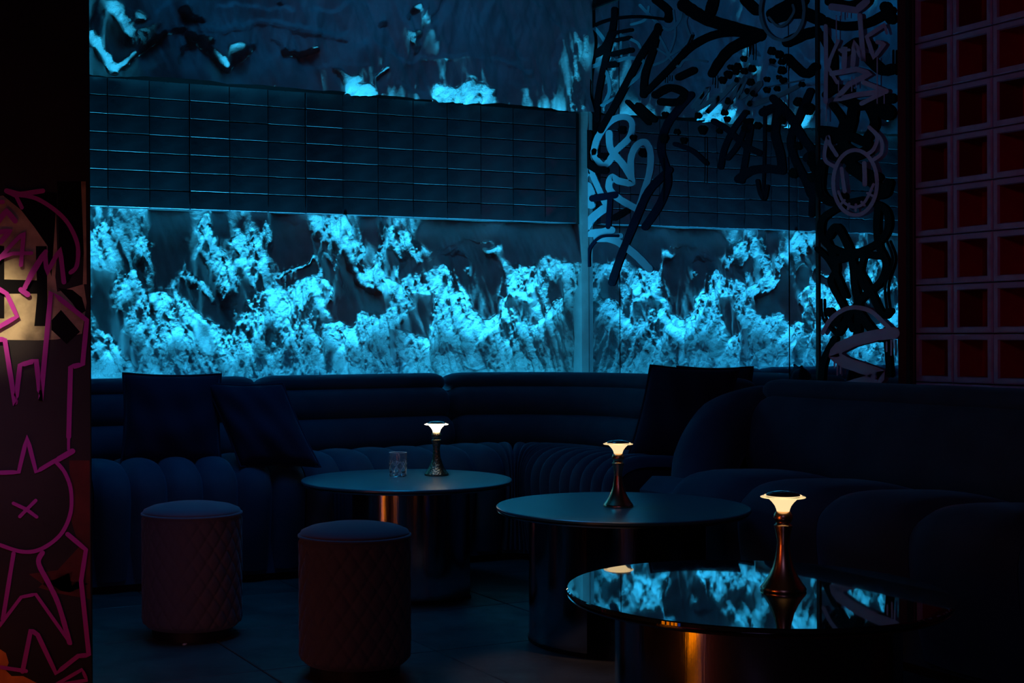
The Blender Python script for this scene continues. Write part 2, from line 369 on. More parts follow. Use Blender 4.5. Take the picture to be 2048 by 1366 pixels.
UPPER = [
 ('l','T',1.2,[(470,230),(520,350),(600,435),(650,430),(750,340),(830,250),(920,220),(1040,180)],24),
 ('p','T',.55,[(520,20),(640,60),(760,120),(880,170),(820,240),(700,350),(640,330),(620,170)]),
 ('l','T',1.1,[(1000,95),(1100,135)],24), ('l','T',1.1,[(1060,230),(1140,260)],24), ('l','T',1.1,[(1100,280),(1200,370),(1260,430)],28),
 ('p','T',1.1,[(1225,265),(1310,310),(1400,280),(1420,310),(1370,370),(1280,440),(1250,380)]),
 ('l','T',.8,[(950,385),(1060,290)],14), ('l','T',.6,[(1480,265),(1550,295)],12), ('l','T',1.2,[(1580,330),(1650,350),(1720,325)],22),
 ('p','T',1.1,[(1790,430),(1960,460),(1910,500)]), ('p','T',1.1,[(1515,50),(1585,60),(1550,85)]),
 ('p','U',1.1,[(80,430),(260,460),(200,500)]), ('p','U',1.2,[(200,490),(330,515),(385,578),(260,575),(210,540)]),
 ('p','U',.9,[(680,490),(760,520),(860,500),(1000,540),(990,618),(740,608),(700,540)]),
 ('p','U',1.1,[(525,180),(560,220),(600,200),(605,280),(575,340),(545,280)]),
 ('l','U',.7,[(610,180),(640,60),(660,0)],14), ('l','U',.8,[(540,130),(600,60)],20), ('l','U',1.0,[(350,455),(405,435)],18),
 ('l','T',-.9,[(700,190),(820,140),(900,60),(960,0)],14), ('l','T',-.9,[(1100,150),(1250,170),(1400,140),(1520,150),(1700,210),(1900,230)],16),
 ('l','T',.55,[(1080,190),(1250,205),(1400,175),(1520,185),(1700,245),(1900,262)],14), ('l','T',-.8,[(900,320),(860,380),(780,440)],12),
 ('l','T',-.8,[(1200,60),(1350,30),(1450,70),(1600,90)],14), ('l','T',-.8,[(1420,440),(1500,380),(1560,330)],14), ('l','T',-.7,[(1560,400),(1700,440),(1800,400),(1990,380)],14),
 ('l','U',-.9,[(0,90),(120,80),(240,40),(330,60)],16), ('l','U',-.9,[(230,290),(330,270),(430,330),(500,370),(580,390),(650,360),(900,360),(1100,380),(1220,430)],14),
 ('l','U',.5,[(520,420),(650,375),(900,378),(1100,400),(1210,450)],12), ('l','U',-.8,[(770,60),(720,140),(660,200)],14), ('l','U',-.7,[(1010,30),(960,110),(950,250)],14),
 ('l','U',-.8,[(1210,10),(1290,80),(1380,180),(1440,205),(1540,200)],14), ('l','U',-.6,[(1480,30),(1470,190)],12), ('l','U',-.8,[(1080,500),(1180,510),(1230,480),(1160,450)],12),
 ('l','U',-.8,[(460,520),(560,545),(680,550)],12), ('l','U',-.8,[(1150,150),(1130,300),(1200,360)],14), ('l','U',-.8,[(1380,220),(1350,400),(1330,560)],18),
 ('p','U',.45,[(1450,240),(1530,230),(1550,640),(1470,650),(1440,400)]),
 ('l','U',.8,[(380,190),(430,160)],20), ('l','U',.5,[(640,150),(720,60),(760,0)],24),
]
FR = {'A': zoomA, 'B': zoomB, 'T': zoomT, 'U': zoomU}
def wallpt(fr, p):
    q = on_y(*FR[fr](*p), PL); return (q.x, q.z)
def relief(name, z0, z1, feats, base, seed, step=.0037, gain=1.0, ramp=0.0, cap=(-.10, .085), parent=None, plane=.07, bigk=.05):
    nx = int((RX1-RX0)/step)+1; nz = int((z1-z0)/step)+1
    xs = np.linspace(RX0, RX1, nx); zs = np.linspace(z0, z1, nz); GX, GZ = np.meshgrid(xs, zs)
    # edges of the painted-in features wander a little so nothing has a ruled outline
    wx_ = GX+.012*fnoise(GX.shape, 14, 14, seed+5)+.004*fnoise(GX.shape, 3, 3, seed+6)
    wz_ = GZ+.014*fnoise(GX.shape, 14, 14, seed+7)+.004*fnoise(GX.shape, 3, 3, seed+8)
    V = base(GX, GZ)
    for f in feats:
        P = [wallpt(f[1], p) for p in f[3]]
        if f[0] == 'p': m = inpoly(wx_, wz_, P).astype(float)
        else:
            if f[4] <= 0: continue
            wdt = f[4]/3.0*(.0025)*.5*1.0
            m = (distline(wx_, wz_, P) < max(wdt, .0045)).astype(float)
        m = gblur(m, .9)
        V = V*(1-m)+(f[2] if f[0] == 'p' or f[2] < .8 else f[2]*1.9)*m
    V = gblur(V, .9)
    def sheared(a, k):
        for i in range(a.shape[0]): a[i] = np.roll(a[i], int(k*i))
        return a
    mid = .8*sheared(fnoise(GX.shape, 1.8, 17, seed+1, 1.2), -.30)+.6*sheared(fnoise(GX.shape, 1.6, 12, seed+11, 1.2), .25)
    big = fnoise(GX.shape, 30, 22, seed+21, 1.5)
    fine = .8*fnoise(GX.shape, .55, .8, seed+2, 1.0)+.5*fnoise(GX.shape, .9, 4.5, seed+31, 1.2)
    rag = np.clip((V-.22)*2.2, 0, 1)
    s = np.where(V > .30, (V-.30)*gain, (V-.30)*1.25*(1+.5*np.clip((1.25-GZ)/.4, 0, 1))) + rag*(.42*mid+.58*fine) + (.08+.8*bigk)*mid + bigk*big
    # heights whose upward slope follows s (least squares, kept bounded by a weak pull to the wall plane)
    sp_ = np.concatenate([s, -s[::-1]], 0); sp_ = np.concatenate([sp_, sp_[:, ::-1]], 1)
    kz = 2*math.pi*np.fft.fftfreq(sp_.shape[0], step)[:, None]; kx = 2*math.pi*np.fft.rfftfreq(sp_.shape[1], step)[None, :]
    F_ = np.fft.rfft2(sp_)*(-1j*kz)/(kz**2+.10*kx**2+(1/.22)**2)
    H = np.fft.irfft2(F_, s=sp_.shape)[:nz, :nx]
    H += .010*fnoise(GX.shape, 40, 50, seed+3, 1.6)
    H -= H.mean()
    H = np.where(H > 0, cap[1]*np.tanh(H/cap[1]), -cap[0]*np.tanh(H/-cap[0]))
    Y = WALL_Y-plane-H-ramp*(GZ-z0)
    co = np.stack([GX, Y, GZ], -1).reshape(-1, 3)
    idx = np.arange(nx*nz).reshape(nz, nx)
    q = np.stack([idx[:-1, :-1], idx[:-1, 1:], idx[1:, 1:], idx[1:, :-1]], -1).reshape(-1, 4)
    me = bpy.data.meshes.new(name); me.vertices.add(len(co)); me.vertices.foreach_set('co', co.ravel())
    me.loops.add(q.size); me.loops.foreach_set('vertex_index', q.ravel().astype(np.int32))
    me.polygons.add(len(q)); me.polygons.foreach_set('loop_start', (np.arange(len(q))*4).astype(np.int32))
    me.polygons.foreach_set('loop_total', np.full(len(q), 4, np.int32)); me.update(); me.validate()
    o = link(name, me, MT['rock'], parent, True)
    at = me.attributes.new('roughness_mask', 'FLOAT', 'POINT'); at.data.foreach_set('value', (.12+.88*rag).astype(np.float32).ravel())
    return o
BZ0, BZ1 = 1.627, 2.224
lo = relief('rock_relief', .45, BZ0+.004, LOWER, lambda X, Z: np.clip(.62-.30*(Z-.8)/.8, .25, .62), 100, parent=wf)
lo['label'] = 'rough lower rock relief glowing cyan from the strip light below'
hi = relief('rock_relief', BZ1-.004, ZC, UPPER, lambda X, Z: np.full(X.shape, .02), 300, step=.005, gain=1.6, ramp=.075, plane=.165, cap=(-.09, .12), bigk=.22, parent=wf)
hi['label'] = 'upper rock relief with jagged overhanging edges above the tiles'

# tile band: every tile a part of the wall
j0 = on_y(294.4, 300, 6.46).x
TW, TT = .1950, (BZ1-BZ0)/7
tile_me = bevelbox_mesh('wall_tile', TW-.0035, .05, TT-.0035, .0018, MT['tile'], 1)
tile_me2 = bevelbox_mesh('wall_tile', TW-.0035, .05, TT-.0055, .0050, MT['tile'], 2)
box('tile_backing', RX0, RX1, WALL_Y-.10, WALL_Y+.02, BZ0, BZ1, MT['grout'], wf, bev=0)
colo = {c: random.uniform(-.003, .003) for c in range(-6, 20)}
for c in range(-4, 17):
    x = j0+(c-.5)*TW
    if x < RX0 or x > RX1-.02: continue
    colo[c] = {5: .006, 2: .003, 0: .001}.get(c, random.uniform(-.004, .001) if c > 6 else random.uniform(-.003, .002))
    for r in range(7):
        t = link('wall_tile', tile_me, None, wf)
        t.location = (x, WALL_Y-.115-colo[c]+random.uniform(-.0004, .0004), BZ1-(r+.5)*TT)
        t.rotation_euler = (-{5: .018, 2: .012}.get(c, .004)+random.uniform(-.003, .003), 0, 0)
# corner post between rock and mirror
def prism(name, pts, z0, z1, m, parent=None):
    n = len(pts); vs = [(x, y, z0) for x, y in pts]+[(x, y, z1) for x, y in pts]
    fs = [(i, (i+1) % n, n+(i+1) % n, n+i) for i in range(n)]+[tuple(range(n))[::-1], tuple(range(n, 2*n))]
    return recalc(pydata(name, vs, fs, m, parent))
post = struct(prism('trim_1', [(4.098, WALL_Y), (4.104, 6.44), (XR-.008, 6.425), (XR+.01, 6.425), (XR+.01, WALL_Y)], 0, ZC, MT['plaster']), 'pale plastered corner post between the rock wall and the mirror')

# ------------------------------------------------------------------ mirrors with graffiti
MTOP = 2.77
def mirror_panel(y0, y1, parent, label=None):
    o = box('mirror_panel', XR-.006, XR+.006, y0+.0025, y1-.0025, .62, MTOP, MT['mirror'], parent, bev=.001)
    if label: o['label'] = label
    return o
mir = empty('wall_mirror', (XR, 5.5, 0), 'large panelled wall mirror covered in black and blue graffiti beside the rock corner', 'mirror')
mir2 = empty('wall_mirror', (XR, 4.45, 0), 'narrow mirror strip with the horned face graffiti beside the block wall', 'mirror')
def wp(o, e): o.parent = e; o.matrix_parent_inverse = Matrix.Translation(e.location).inverted(); return o
YM = [on_x(px, 400, XR-.006).y for px in (1170, 1239, 1578, 1632, 1640, 1797, 1830)]
YM[6] = on_x(1830, 400, BLOCK_X).y
YM[0] = min(YM[0], 6.422)
E0 = [(YM[0], YM[1]), (YM[1], YM[2]), (YM[2], YM[3])]
for a, b in E0: wp(mirror_panel(b, a, None), mir)
wp(mirror_panel(YM[5], YM[4], None), mir2)
struct(box('trim_2', XR-.012, XR+.012, YM[4]+.002, YM[3]-.002, .4, ZC, MT['black'], bev=.002), 'black mullion between the two mirrors')
struct(prism('trim_3', [(XR-.008, YM[5]+.0015), (BLOCK_X-.004, YM[6]), (BLOCK_X+.16, YM[6]), (BLOCK_X+.16, YM[5]+.0015)], 0, ZC, MT['black']), 'black upright between mirror and block wall')
struct(box('trim_4', XR-.012, XR+.012, YM[3], YM[0], MTOP, MTOP+.012, MT['black'], bev=.002))
def catmull(P, n=7):
    if len(P) < 3: 
        return [tuple(np.array(P[0])+(np.array(P[1])-np.array(P[0]))*k/6) for k in range(7)]
    Q = [P[0]]+list(P)+[P[-1]]; out = []
    for i in range(len(Q)-3):
        p0, p1, p2, p3 = (np.array(q, float) for q in Q[i:i+4])
        for k in range(n):
            t = k/n; out.append(.5*((2*p1)+(-p0+p2)*t+(2*p0-5*p1+4*p2-p3)*t*t+(-p0+3*p1-3*p2+p3)*t**3))
    out.append(np.array(P[-1], float)); return out
LAY = [0]
def ribbon(name, pts, wd, m, parent, to3, nrm, sharp=False, taper=None, label=None):
    """a brushed stroke lying on a surface: pts and width in the given frame, lifted onto the surface by to3"""
    P = [np.array(p, float) for p in pts]
    if not sharp: P = [np.array(p) for p in catmull(pts)]
    else:
        Q = []
        for a, b in zip(P[:-1], P[1:]):
            for k in range(4): Q.append(a+(b-a)*k/4)
        P = Q+[P[-1]]
    n = len(P); L, R = [], []
    for i in range(n):
        d = P[min(i+1, n-1)]-P[max(i-1, 0)]; d /= (np.hypot(*d)+1e-9); q = np.array([-d[1], d[0]])
        hw = wd/2*(1+random.uniform(-.05, .05))
        if taper: hw *= taper[0]+(taper[1]-taper[0])*i/(n-1)
        L.append(P[i]+q*hw); R.append(P[i]-q*hw)
    def capp(c, d, hw, sgn):
        a0 = math.atan2(d[1], d[0]); return [c+hw*np.array([math.cos(a0+sgn*(math.pi/2-math.pi*k/6)), math.sin(a0+sgn*(math.pi/2-math.pi*k/6))]) for k in range(1, 6)]
    outline2 = []
    verts2 = L+R; faces = [(i, i+1, n+i+1, n+i) for i in range(n-1)]
    d1 = P[-1]-P[-2]; h1 = np.hypot(*(L[-1]-P[-1])); c1 = capp(P[-1], d1, h1, 1)
    base = len(verts2); verts2 += c1; faces.append(tuple([n-1]+[base+k for k in range(5)]+[2*n-1]))
    d0 = P[0]-P[1]; h0 = np.hypot(*(L[0]-P[0])); c0 = capp(P[0], d0, h0, -1)
    base = len(verts2); verts2 += c0; faces.append(tuple([0]+[base+k for k in range(5)]+[n]))
    LAY[0] += 1; off = .0010+.00007*LAY[0]
    nv = Vector(nrm)
    vs = [to3(v[0], v[1])+nv*off for v in verts2]
    o = pydata(name, vs, faces, m, None)
    # consistent winding towards the viewer
    bm = bmesh.new(); bm.from_mesh(o.data)
    for f in bm.faces:
        if f.normal.dot(nv) < 0: f.normal_flip()
    r = bmesh.ops.extrude_face_region(bm, geom=bm.faces[:])
    nvv = [e for e in r['geom'] if isinstance(e, bmesh.types.BMVert)]
    bmesh.ops.translate(bm, verts=nvv, vec=nv*.0006); bmesh.ops.recalc_face_normals(bm, faces=bm.faces)
    bm.to_mesh(o.data); bm.free()
    wp(o, parent)
    if label: o['label'] = label
    return o
XM = XR-.006
def F1(x, y): return on_x(1140+x/2.8457, y/2.8457, XM)
def F2(x, y): return on_x(1140+x/2.3556, 200+y/2.3556, XM)
def F3(x, y): return on_x(1540+x/2.732, 300+y/2.732, XM)
NM = (-1, 0, 0)
K, N, B, T, LI = (MT[k] for k in ('p_black', 'p_navy', 'p_blue', 'p_teal', 'p_lilac'))
def st(F, pts, wd, m, parent=mir, **k): return ribbon('graffiti_stroke', pts, wd, m, parent, F, NM, **k)
# faded teal tag work, upper left of mirror
for pts, wd in [([(60,385),(140,375),(200,330),(205,250),(150,170),(90,130)],22), ([(190,600),(225,520),(215,430),(190,395)],20),
    ([(255,350),(340,330),(420,350),(400,420),(310,500)],20), ([(290,200),(380,240),(400,270)],16), ([(400,30),(480,110),(560,170),(620,120),(640,40)],18),
    ([(500,190),(560,320),(480,370)],14), ([(560,320),(640,270),(700,190)],14), ([(560,320),(620,380),(660,340),(780,350)],14), ([(560,320),(500,280),(430,260)],12),
    ([(590,60),(600,200),(560,320)],12), ([(290,180),(295,320)],12), ([(180,600),(250,560)],14), ([(350,140),(430,110),(450,40)],14), ([(690,220),(660,120),(700,40)],14)]:
    st(F1, pts, wd, T)
# lettered scribble in faded teal
for pts, wd in [([(700,610),(790,500),(720,620),(860,540),(780,640),(960,450)],24), ([(880,620),(1000,440),(960,560),(1090,470),(1010,590),(1140,560)],26),
    ([(1110,500),(1330,455)],8), ([(1040,600),(1200,540),(1300,490)],26)]:
    st(F1, pts, wd, T)
# pale blue tag
for pts, wd in [([(135,870),(160,780),(230,690),(310,665),(355,700),(340,780),(270,850),(200,940),(150,900),(140,860)],34),
    ([(225,760),(235,850),(300,930),(345,1000),(350,1040),(280,1030),(240,1010),(225,1070),(280,1130),(385,1190)],40),
    ([(350,1000),(350,900),(380,830),(430,810),(460,870),(455,980),(420,1100),(385,1220)],38),
    ([(90,1000),(115,970),(150,1040),(190,1130),(215,1180)],34), ([(105,1060),(120,1095)],48), ([(105,1140),(120,1165)],46),
    ([(190,1190),(120,1250),(95,1320),(160,1325),(240,1310)],44)]:
    st(F1, pts, wd, B)
st(F2, [(130,650),(210,660),(300,720),(375,795)], 36, B)
st(F2, [(170,650),(240,640)], 26, B)
# navy strokes over mirror centre
for pts, wd in [([(690,540),(620,620),(550,720),(520,850),(560,1010),(520,1150),(430,1290)],44), ([(260,1110),(130,1130)],40), ([(230,1130),(220,1290)],30),
    ([(820,690),(900,740),(1000,830),(1080,870)],34), ([(1000,640),(930,740),(880,850),(860,950)],34), ([(1030,720),(1010,850),(980,1030)],36), ([(960,1020),(1040,970),(1130,960)],48),
    ([(1100,640),(1180,620),(1170,760),(1200,880),(1210,970)],50), ([(1210,970),(1130,960)],50), ([(1110,610),(1110,800),(1105,1000),(1100,1110)],16),
    ([(1160,560),(1250,660),(1330,790),(1380,860),(1350,900)],48), ([(1370,520),(1310,660),(1260,790),(1280,900),(1340,1020),(1375,1110)],44),
    ([(1400,950),(1385,1100),(1378,1220)],36), ([(1010,690),(960,820),(900,900)],30), ([(1070,1030),(1085,1100),(1110,1130),(1125,1060)],22), ([(600,820),(700,860),(780,930)],26)]:
    st(F1, pts, wd, N)
for pts, wd in [([(470,330),(380,420),(330,520),(240,740),(200,860)],36), ([(90,780),(95,700),(150,645),(230,640)],14)]:
    st(F2, pts, wd, N)
# black strokes
for pts, wd, tp in [([(255,55),(245,160),(190,400),(160,560),(155,680)],34,None), ([(60,290),(130,310),(200,270),(240,190)],44,None), ([(70,200),(150,140),(260,105),(400,95),(545,110)],18,None),
    ([(490,0),(560,60),(560,110)],44,None), ([(505,150),(470,300),(430,420),(420,540)],40,None), ([(420,540),(560,400),(700,260),(860,190),(1070,190)],52,(.6,1)),
    ([(510,160),(400,330),(300,520),(180,740)],40,None), ([(650,30),(760,100),(900,150),(1080,200)],80,(.9,.9)), ([(1080,200),(930,270),(860,340),(810,420)],66,(1,.7)),
    ([(330,580),(450,700)],26,None), ([(390,600),(480,680)],36,None), ([(490,540),(570,500),(650,530),(620,580),(520,580)],44,None), ([(620,440),(705,400)],40,None),
    ([(820,0),(800,70)],60,None), ([(1000,0),(1060,60)],60,None), ([(1160,100),(1300,70),(1420,110)],70,None), ([(1240,240),(1330,200),(1400,180)],60,None),
    ([(1240,330),(1340,420),(1400,380)],50,None), ([(240,190),(350,170)],20,None), ([(260,230),(340,215)],24,None), ([(240,310),(350,285)],30,None), ([(215,370),(260,365)],36,None),
    ([(105,460),(110,560),(140,640)],24,None), ([(1150,80),(1260,20),(1330,0)],60,None), ([(110,760),(90,900),(150,960),(200,970)],44,None), ([(255,1240),(325,1200)],34,None), ([(700,200),(660,300)],10,None),
    ([(1380,880),(1390,960)],40,None)]:
    st(F1, pts, wd, K, taper=tp)
# drips
for x, y0, y1 in [(1015,250,320),(1035,250,310),(1052,240,340),(550,430,470),(575,430,460),(820,430,480),(835,430,500),(1240,330,400),(540,900,1150),(775,780,1040),(1105,1120,1140)]:
    st(F1, [(x, y0), (x+1, (y0+y1)/2), (x-1, y1)], 5, K)
# spatter of round dots: one part
def dots(F, L, parent, name='paint_spatter'):
    vs, fs = [], []
    for (x, y, r) in L:
        r *= 1.25
        b = len(vs); c = [F(x+r*(1+.2*math.sin(3*a+x))*math.cos(a)*.9, y+r*1.1*math.sin(a)) for a in (2*math.pi*k/12 for k in range(12))]
        vs += [p+Vector((-.0070, 0, 0)) for p in c]; vs += [p+Vector((-.0074, 0, 0)) for p in c]
        fs += [tuple(b+k for k in range(12)), tuple(b+12+k for k in range(12))]+[(b+k, b+(k+1) % 12, b+12+(k+1) % 12, b+12+k) for k in range(12)]
    o = recalc(pydata(name, vs, fs, MT['p_black'], None)); wp(o, parent); o['kind'] = 'stuff'; return o
DL = [(990,335,13),(955,378,16),(915,383,12),(1037,390,16),(992,405,14),(945,410,13),(902,425,18),(1150,290,18),(1190,310,18),(1152,348,12),(1206,352,14),(1207,400,18),(1122,452,12),
 (1217,460,15),(870,457,16),(955,455,12),(1030,468,16),(1015,520,14),(1048,532,14),(1122,512,14),(1180,505,12),(905,575,16),(880,640,14),(730,658,14),(543,655,15),(895,678,13),
 (1300,580,20),(1360,620,26),(1030,590,13),(1005,690,13),(1028,688,12),(995,732,14),(1070,715,16),(1020,745,9),(853,745,13),(757,740,20),(610,750,13),(650,800,15),(537,790,20),(1210,683,18),
 (1140,735,13),(1380,395,14),(1300,830,18),(1275,985,22),(1380,1010,20),(300,740,18),(362,785,14),(205,890,16),(175,885,12),(420,870,20),(1260,370,14),(1320,480,12),(1380,930,20),(1010,640,9),(1190,440,10)]
dots(F1, DL, mir)
# faded smiling ring at the top
ring = [(1215+125*math.cos(a), 60+170*math.sin(a)) for a in (2*math.pi*k/16 for k in range(0, 17))]
st(F1, [p for p in ring], 18, T); st(F1, [(1140,100),(1190,150),(1240,130),(1280,70),(1275,30)], 14, T)
# ---- narrow mirror: black loops, lettering, horned face
m3 = dict(parent=mir2)
for pts, wd in [([(1480,10),(1600,30),(1700,0)],50), ([(1450,120),(1560,150),(1700,130),(1830,60)],50), ([(1800,40),(1830,110)],60), ([(1440,200),(1500,330),(1480,500)],50),
    ([(1700,330),(1780,400),(1840,390)],60), ([(1560,560),(1650,600),(1760,570),(1830,560)],60), ([(1500,600),(1560,700),(1500,800),(1440,760)],40), ([(1620,600),(1600,720),(1560,820),(1640,880)],60),
    ([(1700,600),(1740,700),(1690,800)],50), ([(1780,620),(1810,640)],90), ([(1440,740),(1560,760),(1700,820)],50), ([(1470,860),(1560,900),(1700,860)],60), ([(1600,960),(1720,1040),(1800,1080)],50),
    ([(1440,930),(1430,1080),(1490,1150),(1560,1120)],50), ([(1850,290),(1850,420)],14), ([(1530,850),(1640,960),(1760,1010)],50), ([(1820,1040),(1800,1100),(1750,1110)],50),
    ([(1560,300),(1640,240),(1720,260)],50), ([(1460,540),(1530,500),(1600,520)],40)]:
    st(F1, pts, wd, K, **m3)
for pts, wd in [([(430,290),(300,370),(290,470),(350,540),(470,560),(590,510),(650,430),(640,330),(560,290),(430,290)],36), ([(330,470),(370,420),(430,520),(460,620),(470,740),(490,860),(480,1040)],40),
    ([(600,300),(590,400),(600,520),(640,620),(610,720),(500,820),(380,1000)],36), ([(350,560),(370,600),(490,570),(600,580)],40), ([(320,500),(370,640),(340,720),(400,840),(460,980)],34),
    ([(265,540),(340,620),(420,800)],30), ([(480,640),(540,740),(620,900),(660,880)],34), ([(650,500),(680,600),(640,740),(650,880)],16), ([(290,820),(300,920),(370,1010)],16),
    ([(360,1030),(300,1150),(285,1270)],34), ([(500,900),(560,980),(610,1030)],44), ([(330,880),(380,950)],40), ([(640,980),(650,1100),(660,1230)],30), ([(520,570),(500,700),(560,800)],26), ([(340,880),(355,960),(400,900)],18),
    ([(270,150),(290,260),(380,290),(520,270)],34)]:
    st(F3, pts, wd, K, **m3)
# lettering KING with an underline arrow, and strokes above
for pts, wd in [([(1465,150),(1468,350),(1465,580)],24), ([(1535,235),(1490,340),(1480,385),(1530,470)],20), ([(1560,290),(1575,270),(1570,380)],30), ([(1545,285),(1600,285)],16),
    ([(1620,370),(1630,240),(1680,350),(1660,90)],28), ([(1790,150),(1700,210),(1740,330),(1800,250),(1760,240)],24), ([(1500,420),(1640,395),(1720,420),(1600,480),(1520,570),(1640,540),(1810,520)],30),
    ([(1680,470),(1810,520),(1730,560),(1670,590)],26), ([(1500,40),(1640,60),(1700,10)],40), ([(1800,140),(1815,190)],16)]:
    st(F1, pts, wd, LI, sharp=True, **m3)
for x, y0, y1 in [(1555,60,110),(1590,60,100),(1527,90,240),(1650,50,80),(1760,330,590),(1540,460,520),(1615,440,520),(1470,580,690),(1685,430,480),(1640,440,500),(1800,530,590)]:
    st(F1, [(x, y0), (x, (y0+y1)/2), (x, y1)], 6, LI, **m3)
face = [(1635+125*math.cos(a), 1040+185*math.sin(a)) for a in (2*math.pi*k/18 for k in range(0, 19))]
st(F1, face, 22, LI, label='lilac ring of the horned face', **m3)
for pts, wd in [([(1530,885),(1490,820),(1480,780),(1460,870),(1470,920),(1520,950)],22), ([(1715,725),(1760,780),(1740,850),(1700,880)],22), ([(1715,725),(1780,790),(1785,870),(1740,910)],20),
    ([(1558,960),(1565,1020),(1575,1090)],22), ([(1687,930),(1690,1000),(1690,1050)],26), ([(1540,1090),(1570,1150),(1630,1180),(1690,1150),(1740,1050)],16)]:
    st(F1, pts, wd, LI, **m3)
for a, b in [((1552,1165),(1575,1140)), ((1595,1190),(1602,1160)), ((1638,1200),(1640,1165)), ((1690,1170),(1672,1150)), ((1705,1100),(1735,1115))]:
    st(F1, [a, b], 14, LI, **m3)
st(F3, [(300,1000),(340,930),(400,880),(470,860),(560,880),(640,950),(690,1000)], 24, LI, **m3)
st(F3, [(690,1000),(600,1010),(480,1040),(390,1080),(360,1120),(420,1160),(540,1200),(620,1230),(600,1250),(480,1280),(420,1300)], 62, LI, sharp=True, label='broad lilac zigzag brushstroke', **m3)
for x, y0, y1 in [(365,1150,1190),(380,1170,1230),(398,1180,1220),(650,1050,1100),(675,1040,1120),(690,1020,1080)]:
    st(F3, [(x, y0), (x, (y0+y1)/2), (x, y1)], 9, LI, **m3)

# ------------------------------------------------------------------ block wall
bw = struct(box('wall_block', BLOCK_X+.16, BLOCK_X+.26, 1.0, YM[6]-.002, 0, ZC, MT['blockdark'], bev=0), 'wall of stacked square hollow blocks with red inner faces')
def block_mesh():
    P, b, dep = .19, .021, .14; h = P/2-.0022; i = h-b
    vs, fs, mi = [], [], []
    def q(*p, m=0):
        k = len(vs); vs.extend(p); fs.append((k, k+1, k+2, k+3)); mi.append(m)
    o4 = [(-h, -h), (h, -h), (h, h), (-h, h)]; i4 = [(-i, -i), (i, -i), (i, i), (-i, i)]; g = h-.004; g4 = [(-g, -g), (g, -g), (g, g), (-g, g)]
    for k in range(4):
        k2 = (k+1) % 4
        a, c, d, e = g4[k], g4[k2], i4[k2], i4[k]
        q((0, *a), (0, *c), (0, *d), (0, *e), m=0)
        a, c = o4[k], o4[k2]; q((.004, *a), (.004, *c), (0, *g4[k2]), (0, *g4[k]), m=0)
        q((dep, *o4[k]), (dep, *o4[k2]), (.004, *o4[k2]), (.004, *o4[k]), m=0)
        # short lip, then inner face
        j = i-.003; j4 = [(-j, -j), (j, -j), (j, j), (-j, j)]
        q((0, *i4[k]), (0, *i4[k2]), (.010, *j4[k2]), (.010, *j4[k]), m=0)
        q((.010, *j4[k]), (.010, *j4[k2]), (dep-.01, *j4[k2]), (dep-.01, *j4[k]), m=1)
    j = i-.003; q((dep-.01, -j, -j), (dep-.01, j, -j), (dep-.01, j, j), (dep-.01, -j, j), m=2)
    return vs, fs, mi
vs, fs, mi = block_mesh()
bmeshes = []
for v in range(3):
    me = bpy.data.meshes.new('hollow_block'); me.from_pydata(vs, [], fs)
    for m in [(MT['block'], MT['blockred'], MT['blockdark']), (MT['block'], MT['blockdark'], MT['blockred']), (MT['block'], MT['blockred'], MT['blockred'])][v]: me.materials.append(m)
    me.polygons.foreach_set('material_index', mi); me.update(); bmeshes.append(me)
BP = .19; by0 = 3.948; bz0 = 2.167
for c in range(-1, 9):  # columns
    for r in range(-5, 9):
        o = link('hollow_block', bmeshes[random.choice((0, 0, 1, 2))], None, bw)
        o.location = (BLOCK_X, by0-(c+.5)*BP, bz0-(r+.5)*BP)
box('block_base', BLOCK_X, BLOCK_X+.16, 2.0, YM[6]-.002, 0, bz0-9*BP-.002, MT['darkwall'], bw, bev=0)

# ------------------------------------------------------------------ painted pier, left foreground
PX1, PYF = .812, 3.60
pier = struct(box('wall_pier', -.9, PX1, PYF, PYF+.26, 0, ZC, MT['pier'], bev=.004), 'black painted pier with magenta graffiti and a painted warm reflection')
def G1(x, y): return on_y(x/2.627, 340+y/2.627, PYF)
def G2(x, y): return on_y(x/2.597, 840+y/2.597, PYF)
NP = (0, -1, 0)
def patch(name, F, pts, m, parent, off):
    vs = [F(*p)+Vector((0, -off, 0)) for p in pts]; n = len(vs)
    vs += [v+Vector((0, off-.0002, 0)) for v in vs]
    o = pydata(name, vs, [tuple(range(n)), tuple(range(n, 2*n))[::-1]]+[(i, (i+1) % n, n+(i+1) % n, n+i) for i in range(n)], m, None)
    recalc(o); wp(o, parent); return o
def pst(F, pts, wd, m, **k): return ribbon('graffiti_stroke', pts, wd, m, pier, F, NP, **k)
pz = patch('painted_light_patch', G1, [(-120,150),(60,130),(290,120),(300,420),(290,560),(300,640),(440,600),(455,700),(430,860),(300,890),(200,895),(-120,890)], MT['beige'], pier, .0006); pz['label'] = 'warm-lit reflection painted on the pier as a beige patch'  # stands for a mirrored warm-lit wall, put in as colour
patch('painted_light_patch', G1, [(425,60),(450,60),(455,600),(435,600),(440,440)], MT['beige'], pier, .0006)  # lit edge of the pier, put in as a beige strip
for pts in [[(10,130),(110,210),(180,300),(250,400),(250,480),(270,560),(300,120),(200,110)], [(300,60),(425,60),(440,440),(360,590),(330,600),(310,420)],
            [(20,575),(200,580),(240,600),(240,650),(20,650)], [(188,400),(245,400),(250,820),(180,820),(195,660)], [(-60,390),(22,400),(22,780),(-60,780)],
            [(305,620),(380,630),(430,670),(450,740),(420,760),(380,700)], [(270,790),(320,735),(420,850),(350,915),(270,840)]]:
    o = patch('paint_patch', G1, pts, MT['p_black'], pier, .0010)  # dark parts of the painted reflection, drawn as black shapes
for pts in [[(360,210),(465,210),(468,930),(300,900),(200,870),(280,800),(410,660),(370,520)], [(150,800),(300,780),(460,790),(465,910),(260,880)]]:
    patch('paint_patch', G2, pts, MT['rust'], pier, .0005)
